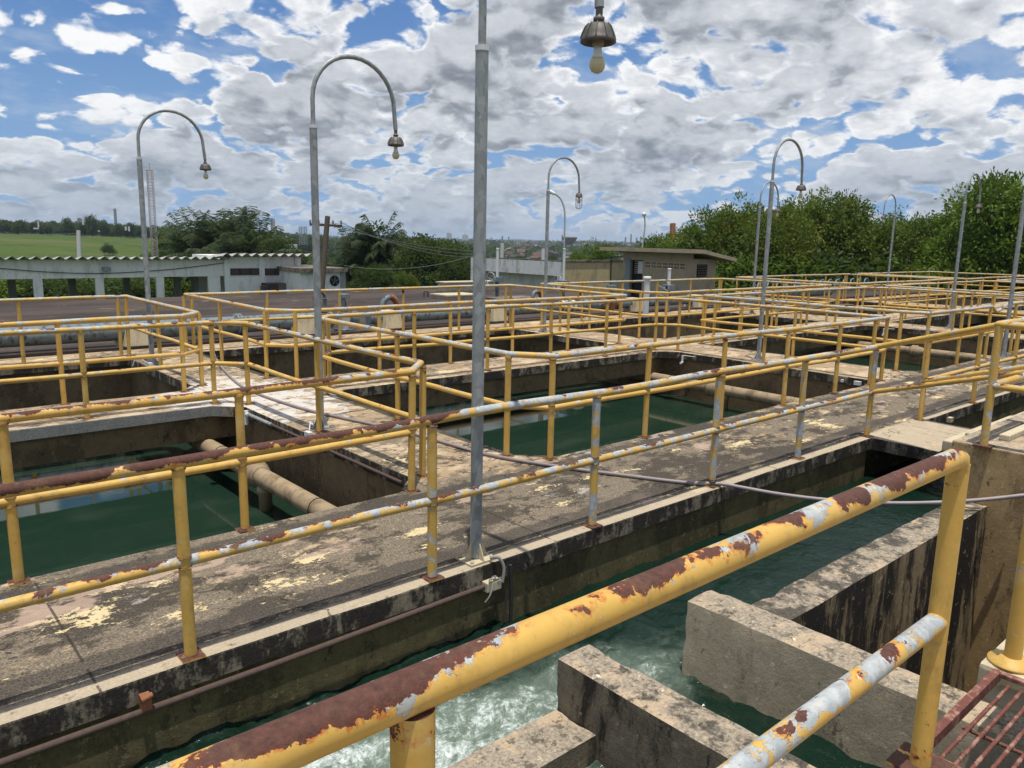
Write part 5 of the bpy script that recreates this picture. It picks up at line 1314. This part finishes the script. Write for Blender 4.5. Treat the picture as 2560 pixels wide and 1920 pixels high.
d_ = ray(948, 640); dist = 64; x, y = d_.x*dist, d_.y*dist; zg = ground_h(math.degrees(math.atan2(y, x)), math.hypot(x, y))
P_, N_, T_ = crown_points(.75, .75, 2.6, 18, 16, 10, 33, -.9, .25, (.5, .9)); P_[:, 2] += 4.3
cr = bpy.data.objects.new('creeper', leaf_mesh('creeper', P_, N_, .34, 'darkleaf', tint=T_)); COL.objects.link(cr); cr.location = (x, y, zg); tag(cr, 'dark creeper wrapped round the trunk of the tall single palm', 'creeper')
# ridge and valley trees, each a tree of its own
GR = 'dark trees along the ridge above the pasture'
px = -20
i = 0
while px < 800:
    dist = rnd.uniform(360, 440) if px < 430 else rnd.uniform(420, 560)
    ph_ = 553+ (px/430)*22 if px < 430 else 590
    top = ph_+rnd.uniform(-8, 9)
    tree_at('f1' if i % 2 else 'f2', px, top, dist, 'dark tree of the ridge line behind the green pasture', group=GR, wide=rnd.uniform(1.0, 1.5)); px += rnd.uniform(6, 12); i += 1
for px, top, dist in ((50, 551, 330), (80, 557, 335), (172, 547, 330), (228, 541, 340), (205, 560, 320), (262, 552, 345), (300, 560, 330), (322, 558, 325), (40, 560, 300), (120, 563, 320)):
    tree_at('f2', px, top, dist, 'taller dark tree standing out of the ridge line', group='taller trees on the ridge', wide=.8)
for k in range(46):
    px = rnd.uniform(700, 1640); dist = rnd.uniform(110, 380)
    tree_at('f1' if k % 2 else 'f2', px, 598+(px-1280)*.0207+rnd.uniform(30, 38)+ (380-dist)*.06+rnd.uniform(0, 10), dist, 'dark valley tree between the plant and the town', group='valley trees', wide=rnd.uniform(1, 1.6))

# ------------------------------------------------------------------ far town
def town_mesh(items):
    vs = []; fs = []; col = []
    for (x, y, z, w_, d_, h_, rz, cw_, cr_) in items:
        c, s = math.cos(rz), math.sin(rz); b0 = len(vs)
        def P(u, v, zz): return (x+u*c-v*s, y+u*s+v*c, zz)
        q = [P(-w_/2, -d_/2, z-3), P(w_/2, -d_/2, z-3), P(w_/2, d_/2, z-3), P(-w_/2, d_/2, z-3), P(-w_/2, -d_/2, z+h_), P(w_/2, -d_/2, z+h_), P(w_/2, d_/2, z+h_), P(-w_/2, d_/2, z+h_)]
        vs += q; fs += [(b0, b0+1, b0+5, b0+4), (b0+1, b0+2, b0+6, b0+5), (b0+2, b0+3, b0+7, b0+6), (b0+3, b0, b0+4, b0+7)]; col += [cw_]*4
        b1 = len(vs); e = .5
        vs += [P(-w_/2-e, -d_/2-e, z+h_), P(w_/2+e, -d_/2-e, z+h_), P(w_/2+e, d_/2+e, z+h_), P(-w_/2-e, d_/2+e, z+h_), P(-w_/2-e, 0, z+h_+d_*.22), P(w_/2+e, 0, z+h_+d_*.22)]
        fs += [(b1, b1+1, b1+5, b1+4), (b1+2, b1+3, b1+4, b1+5), (b1+1, b1+2, b1+5), (b1+3, b1, b1+4)]; col += [cr_]*4
    me = bpy.data.meshes.new('town'); me.from_pydata(vs, [], fs)
    at = me.attributes.new('tone', 'FLOAT_COLOR', 'FACE')
    at.data.foreach_set('color', np.array([(c[0]*.62, c[1]*.62, c[2]*.62, 1) for c in col], 'f').ravel()); me.materials.append(M['town']); return me
def house_item(px, dist):
    p = on_ground(px, dist); s = rnd.choice((.8, 1, 1, 1.3, 2.0))
    wl = rnd.choice(((.44, .43, .41), (.30, .27, .23), (.22, .17, .14), (.40, .39, .38), (.20, .185, .17), (.16, .14, .12)))
    rf = rnd.choice(((.15, .085, .06), (.19, .11, .08), (.12, .075, .06), (.26, .25, .24), (.15, .14, .135), (.10, .09, .08)))
    return (p.x, p.y, p.z, 8*s, 6*s, rnd.uniform(2.6, 4.5), rnd.uniform(0, PI), wl, rf)
for k in range(110):
    dist = rnd.uniform(560, 900); px = rnd.uniform(860, 1660)
    it = house_item(px, dist); o = bpy.data.objects.new('house', town_mesh([(0, 0, 0)+it[3:6]+(it[6],)+it[7:]])); COL.objects.link(o); o.location = it[:3]
    tag(o, 'tiny house with a brown roof at the near side of the distant town', 'house', 'nearest houses of the distant town')
its = []
for k in range(5200):
    dist = 850*math.exp(rnd.uniform(0, 1.45)); px = rnd.uniform(690, 1720)
    if mnoise.noise(Vector((px/45, math.log(dist)*3.4, 1))) > -.12: its.append(house_item(px, dist))
t_ = bpy.data.objects.new('distant_town', town_mesh(its)); COL.objects.link(t_); tag(t_, 'mass of tiny roofs of the distant town along the horizon', 'town', kind='stuff')
its = []
# woodland clumps of the far plain and along the horizon as one mass
P_ = []; N_ = []
for k in range(4200):
    dist = 600*math.exp(npr.uniform(0, 1.95)); px = npr.uniform(640, 1760)
    if mnoise.noise(Vector((px/60, math.log(dist)*3, 7))) < (-.05 if dist < 2500 else -.45): continue
    p = on_ground(px, dist); n_ = 12
    q = npr.normal(0, 1, (n_, 3))*np.array([8, 8, 1.6])*(1+dist/5000)+np.array([p.x, p.y, p.z+3.4]); P_.append(q); N_.append(npr.normal(0, 1, (n_, 3)))
P_ = np.concatenate(P_); N_ = np.concatenate(N_)
o = bpy.data.objects.new('far_woodland', leaf_mesh('far_woodland', P_, N_, 5.0, 'darkleaf', aspect=.9, droop=0)); COL.objects.link(o); tag(o, 'far-off dark woodland among and beyond the town', 'woodland', kind='stuff')
# towers, water tower, masts
def block_at(px, pt, dist, w_, label, name='tower_block', cap=True):
    d = ray(px, pt); x, y, top = d.x*dist, d.y*dist, CAM_H+d.z*dist; g_ = on_ground(px, dist).z
    t = thing(name, (x, y, g_), label, 'building', None, YAW+.4)
    b = MB(); b.box(-w_/2, w_/2, -w_/2, w_/2, 0, top-g_); o = b.build('wall', 'tower'); o.parent = t
    b = MB()
    n = max(3, int((top-g_)/3.3))
    for i in range(n):
        for j in range(4):
            z = (top-g_)*(i+.35)/n; u = -w_/2+w_*(j+.5)/4
            b.box(u-w_*.07, u+w_*.07, -w_/2-.12, -w_/2-.02, z, z+1.5); b.box(-w_/2-.12, -w_/2-.02, u-w_*.07, u+w_*.07, z, z+1.5)
    o = b.build('windows', 'louver'); o.parent = t
    if cap:
        b = MB(); b.box(-w_/5, w_/5, -w_/5, w_/5, top-g_+.01, top-g_+4); b.beam((0, 0, top-g_+4), (0, 0, top-g_+9), .6); o = b.build('roof_room', 'tower'); o.parent = t
block_at(1123, 583, 2100, 11, 'pale high-rise block, leftmost of the three on the horizon')
block_at(1163, 587, 2300, 13, 'grey high-rise with a spired roof room, middle of the three on the horizon')
block_at(1187, 591, 2500, 11, 'smallest high-rise, nearest the central lamp pole on the horizon')
block_at(1228, 594, 2500, 8, 'tiny brownish high-rise just right of the central lamp pole', cap=False)
d = ray(1424, 592); dist = 900; g_ = on_ground(1424, dist).z; top = CAM_H+d.z*dist
wt = thing('water_tower', (d.x*dist, d.y*dist, g_), 'flared concrete water tower on the horizon right of the caged lamp', 'water tower')
b = MB(); H_ = top-g_; b.lathe((d.x*dist, d.y*dist, g_), [(3.5, 0), (2.8, H_-13), (3.0, H_-9)], 16); b.build('shaft', 'concpole', wt)
b = MB(); b.lathe((d.x*dist, d.y*dist, g_), [(2.9, H_-9), (8.8, H_-2.0), (9.0, H_-.6), (8.2, H_)], 24); b.build('tank', 'slab', wt)
def lattice(px, pt, pb, dist, w_, label, mat='mast', taper=1.0, thick=.05, n=24, name='lattice_mast'):
    d = ray(px, pt); x, y, top = d.x*dist, d.y*dist, CAM_H+d.z*dist; g_ = (CAM_H+ray(px, pb).z*dist)
    t = thing(name, (x, y, g_), label, 'mast'); H_ = top-g_; b = MB()
    cs = [(-1, -1), (1, -1), (1, 1), (-1, 1)]
    def c(i, k): s = w_/2*(1-(1-taper)*k/n); return Vector((x+cs[i][0]*s, y+cs[i][1]*s, g_+H_*k/n))
    for i in range(4): b.beam(c(i, 0), c(i, n), thick)
    o = b.build('legs', mat, t); b = MB()
    for k in range(n):
        for i in range(4):
            b.beam(c(i, k), c((i+1) % 4, k+1), thick*.6); b.beam(c(i, k+1), c((i+1) % 4, k+1), thick*.6)
    b.build('bracing', mat, t); return t, x, y, top
t, x, y, top = lattice(374, 425, 760, 58, .36, 'slim red and white lattice mast just right of the leftmost lamp post', 'mast', 1, .035, 44)
b = MB(); b.beam((x, y, top), (x, y, top+.5), .03); b.beam((x-.5, y, top-.05), (x+.2, y, top-.05), .03); b.build('aerial', 'steel', t)
t, x, y, top = lattice(612, 517, 600, 420, 5, 'high-voltage pylon above the right palm cluster', 'steel', .18, .30, 7, 'pylon')
b = MB()
for zz, ww in ((-6.0, 7.5), (-10, 5.0)):
    b.beam((x-ww*.75, y+ww*.66, top+zz), (x+ww*.75, y-ww*.66, top+zz), .5, .6)
    for sg in (-1, 1): b.beam((x, y, top+zz+2.4), (x+sg*ww*.75, y-sg*ww*.66, top+zz), .25); b.beam((x+sg*ww*.75, y-sg*ww*.66, top+zz), (x+sg*ww*.75, y-sg*ww*.66, top+zz-2), .25)
b.build('crossarm', 'steel', t)
lattice(593, 548, 600, 600, 3, 'second, smaller pylon left of the large one', 'steel', .3, .3, 8, 'pylon')
lattice(757, 567, 612, 300, 2.2, 'short square lattice tower right of the second lamp post', 'steel', 1, .16, 10, 'lattice_tower')
lattice(680, 546, 590, 380, .9, 'left one of two close telecom masts', 'steel', 1, .2, 14)
lattice(684, 548, 590, 380, .8, 'right one of two close telecom masts', 'mast', 1, .2, 14)
lattice(287, 522, 570, 380, .8, 'thin mast on the ridge right of the long pale building', 'steel', 1, .25, 14)
lattice(561, 537, 570, 600, .8, 'thin red mast above the left palm cluster', 'rust', 1, .4, 10)
for px, pt in ((1256, 590), (1272, 592), (1406, 588), (1490, 597), (1564, 593), (1578, 585), (1592, 594), (1602, 592), (200, 546), (197, 545)):
    t, *_ = lattice(px, pt, 612, 1300 if px > 1000 else 390, 1.0, 'thin distant mast on the horizon', 'steel', 1, .8 if px > 1000 else .2, 5); t['group'] = 'thin masts on the horizon'
def pole(name, px, pt, pb, dist, r, mat, label, cat='pole'):
    a = PD(px[0], pt, dist); c = PD(px[1], pb, dist); t = thing(name, (c.x, c.y, c.z), label, cat)
    b = MB(); b.tube([(c.x, c.y, c.z), (a.x, a.y, a.z)], [r*1.25, r], 10); b.build('pole', mat, t); return t, a, c
t, a, c = pole('power_pole', (819, 802), 541, 745, 40, .13, 'polewood', 'leaning wooden power pole with a crossarm in front of the white annex', 'power pole')
b = MB(); z = PD(815, 563, 40).z; p = PD(815, 563, 40); b.beam((p.x-.62, p.y+.55, z+.02), (p.x+.62, p.y-.55, z-.02), .12, .12); b.build('crossarm', 'polewood', t)
b = MB()
for k in (-.78, -.35, .35, .75): b.lathe((p.x+k*.78, p.y-k*.69, z+.07), [(.04, 0), (.055, .05), (.04, .12), (.05, .16), (.02, .2)], 8)
b.build('insulators', 'porcelain', t)
for k, (q, sag) in enumerate((((1210, 628), 1.0), ((1210, 636), 1.3), ((1195, 641), 1.6))):
    e = PD(q[0], q[1], 60); s_ = Vector((p.x+(k-1)*.5, p.y-(k-1)*.44, z+.2)); pts = []
    for j in range(17): v = s_.lerp(e, j/16); v.z -= sag*4*(j/16)*(1-j/16)*.35; pts.append(v)
    b = MB(); b.tube(pts, .012, 5); single('power_line', b, 'lightwire', ('topmost', 'middle', 'lowest')[k]+' of the three power lines running right from the wooden pole', 'cable', 'power lines right of the wooden pole')
t, a, c = pole('concrete_pole', (196, 200), 576, 700, 78, .19, 'concpole', 'grey concrete pole rising above the hall roof in front of the pasture')
e1 = PD(-60, 565, 110); pts = []
for (q, w_, zz, sg, lb) in (((-80, 600), 110, .0, .6, 'cable from the concrete pole to the left edge'), ((560, 640), 90, -.2, 1.2, 'cable from the concrete pole toward the palms')):
    e = PD(q[0], q[1]-22, w_); pts = []
    for j in range(13): v = Vector((a.x, a.y, a.z+zz-.3)).lerp(e, j/12); v.z -= sg*4*(j/12)*(1-j/12)*.5; pts.append(v)
    b = MB(); b.tube(pts, .025, 5); single('cable', b, 'lightwire', lb, 'cable')
b = MB(); e = PD(860, 664, 43.5); f_ = PD(1170, 643, 42); b.tube([e.lerp(f_, j/12)-Vector((0, 0, 1.1*4*(j/12)*(1-j/12)*.35)) for j in range(13)], .012, 5)
single('cable', b, 'lightwire', 'slack pale cable from the annex roof to the white parapet building', 'cable')
# background street lights
sl = thing('street_light', tuple(PD(1612, 626, 48)), 'slim tall street light above the pump house roof', 'street light')
b = MB(); pts = [PD(1604, 640, 48), PD(1608, 600, 48), PD(1612, 570, 48), PD(1612, 548, 48), PD(1610, 541, 48)]; b.tube(smooth_path(pts), .045, 8); b.build('pole', 'galv', sl)
b = MB(); q = PD(1610, 538, 48); b.lathe((q.x, q.y, q.z-.1), [(.05, 0), (.13, .08), (.15, .18), (.10, .26), (.03, .28)], 12); b.build('lamp_head', 'pvc', sl)
# lamp with a side arm right behind the caged lamp
sl = thing('street_light', tuple(PD(1411, 700, 46)), 'slender curved street light immediately right of the caged lamp post', 'street light')
b = MB(); b.tube(smooth_path([PD(1408, 705, 46), PD(1411, 600, 46), PD(1412, 540, 46), PD(1410, 518, 46), PD(1402, 498, 46), PD(1392, 488, 46), PD(1385, 484, 46)]), .05, 8); b.build('pole', 'galv', sl)
b = MB(); q = PD(1377, 480, 46); q2 = PD(1369, 478, 46); b.tube([PD(1387, 485, 46), q, q2], [.09, .13, .06], 10); b.build('lamp_head', 'pvc', sl)
sl = thing('street_light', tuple(PD(1255, 640, 70)), 'low curved street light on a concrete pole above the white parapet', 'street light')
b = MB(); b.tube([PD(1254, 650, 70), PD(1256, 608, 70)], .18, 8); b.build('pole', 'concpole', sl)
b = MB(); b.tube(smooth_path([PD(1256, 634, 70), PD(1262, 626, 70), PD(1270, 622, 70), PD(1277, 621, 70)]), .06, 6); b.build('arm', 'galv', sl)
pole('concrete_pole', (1358, 1358), 622, 652, 80, .2, 'concpole', 'short concrete pole above the white parapet building')
# chimney and its roof in the tree, ridge buildings
ch = thing('chimney', tuple(PD(1682, 580, 60)), 'brown chimney with a piece of dark roof showing above the rounded tree', 'chimney')
b = MB(); b.tube([PD(1682, 600, 60), PD(1682, 559, 60)], .22, 12); b.build('stack', 'rust', ch)
b = MB(); a = PD(1664, 584, 60); c = PD(1700, 584, 60); b.add([a, c, PD(1690, 578, 62), PD(1672, 578, 62), a-Vector((0, 0, .25)), c-Vector((0, 0, .25))], [(0, 1, 2, 3), (0, 4, 5, 1)]); b.build('roof', 'slab', ch)
def ridge_box(px, pt, pb, dist, wpx, label, name='ridge_building'):
    a = PD(px-wpx/2, pt, dist); c = PD(px+wpx/2, pt, dist); z0_ = PD(px, pb, dist).z; t = MB()
    dpt = ray(px, 600); dpt.z = 0; dpt = dpt.normalized()*4
    vs = []
    for p in (a, c, c+dpt, a+dpt): vs += [Vector((p.x, p.y, z0_)), Vector((p.x, p.y, a.z))]
    t.add(vs, [(0, 2, 3, 1), (2, 4, 5, 3), (4, 6, 7, 5), (6, 0, 1, 7), (1, 3, 5, 7)]); single(name, t, 'tower', label, 'building')
ridge_box(214, 561, 566, 400, 50, 'long pale flat-roofed building among the ridge trees')
ridge_box(207, 547, 562, 301, 5, 'pale square tower behind the long ridge building', 'small_tower')
ridge_box(95, 553, 568, 300, 4, 'narrow white tower on the ridge at the left', 'small_tower')
ridge_box(90, 569, 573, 300, 14, 'small pale roof below the narrow white tower')
ridge_box(314, 566, 576, 280, 5, 'left white panel on posts on the ridge', 'signboard')
ridge_box(322, 566, 578, 280, 5, 'right white panel on posts on the ridge', 'signboard')
ridge_box(247, 576, 579, 280, 5, 'tiny white hut on the slope of the ridge', 'hut')
ridge_box(705, 590, 594, 420, 26, 'pale long building on the far slope right of the palms')
ridge_box(730, 611, 622, 200, 26, 'pale ruined wall in the trees right of the palms', 'wall_ruin')
# ------------------------------------------------------------------ air: far things fade a little to blue
hz = MB(); hz.box(-7500, 11500, -7500, 11500, -60, 62)
ho = hz.build('haze', 'dark'); hm = bpy.data.materials.new('haze_air'); hm.use_nodes = True; hn = NT(hm.node_tree); hn.n.clear()
ou = hn.new('ShaderNodeOutputMaterial'); pv = hn.new('ShaderNodeVolumePrincipled'); pv.inputs['Color'].default_value = (.62, .74, .90, 1)
pv.inputs['Density'].default_value = .00016; pv.inputs['Anisotropy'].default_value = .0
hn.l.new(pv.outputs[0], ou.inputs['Volume']); ho.data.materials.clear(); ho.data.materials.append(hm); tag(ho, kind='stuff')
ho['label'] = 'pale blue air between the plant and the horizon'; ho['category'] = 'haze'
for o_ in list(bpy.data.objects):
    if 'label' in o_ and len(o_['label'].split()) > 16: print('LONGLABEL', o_.name, o_['label'])
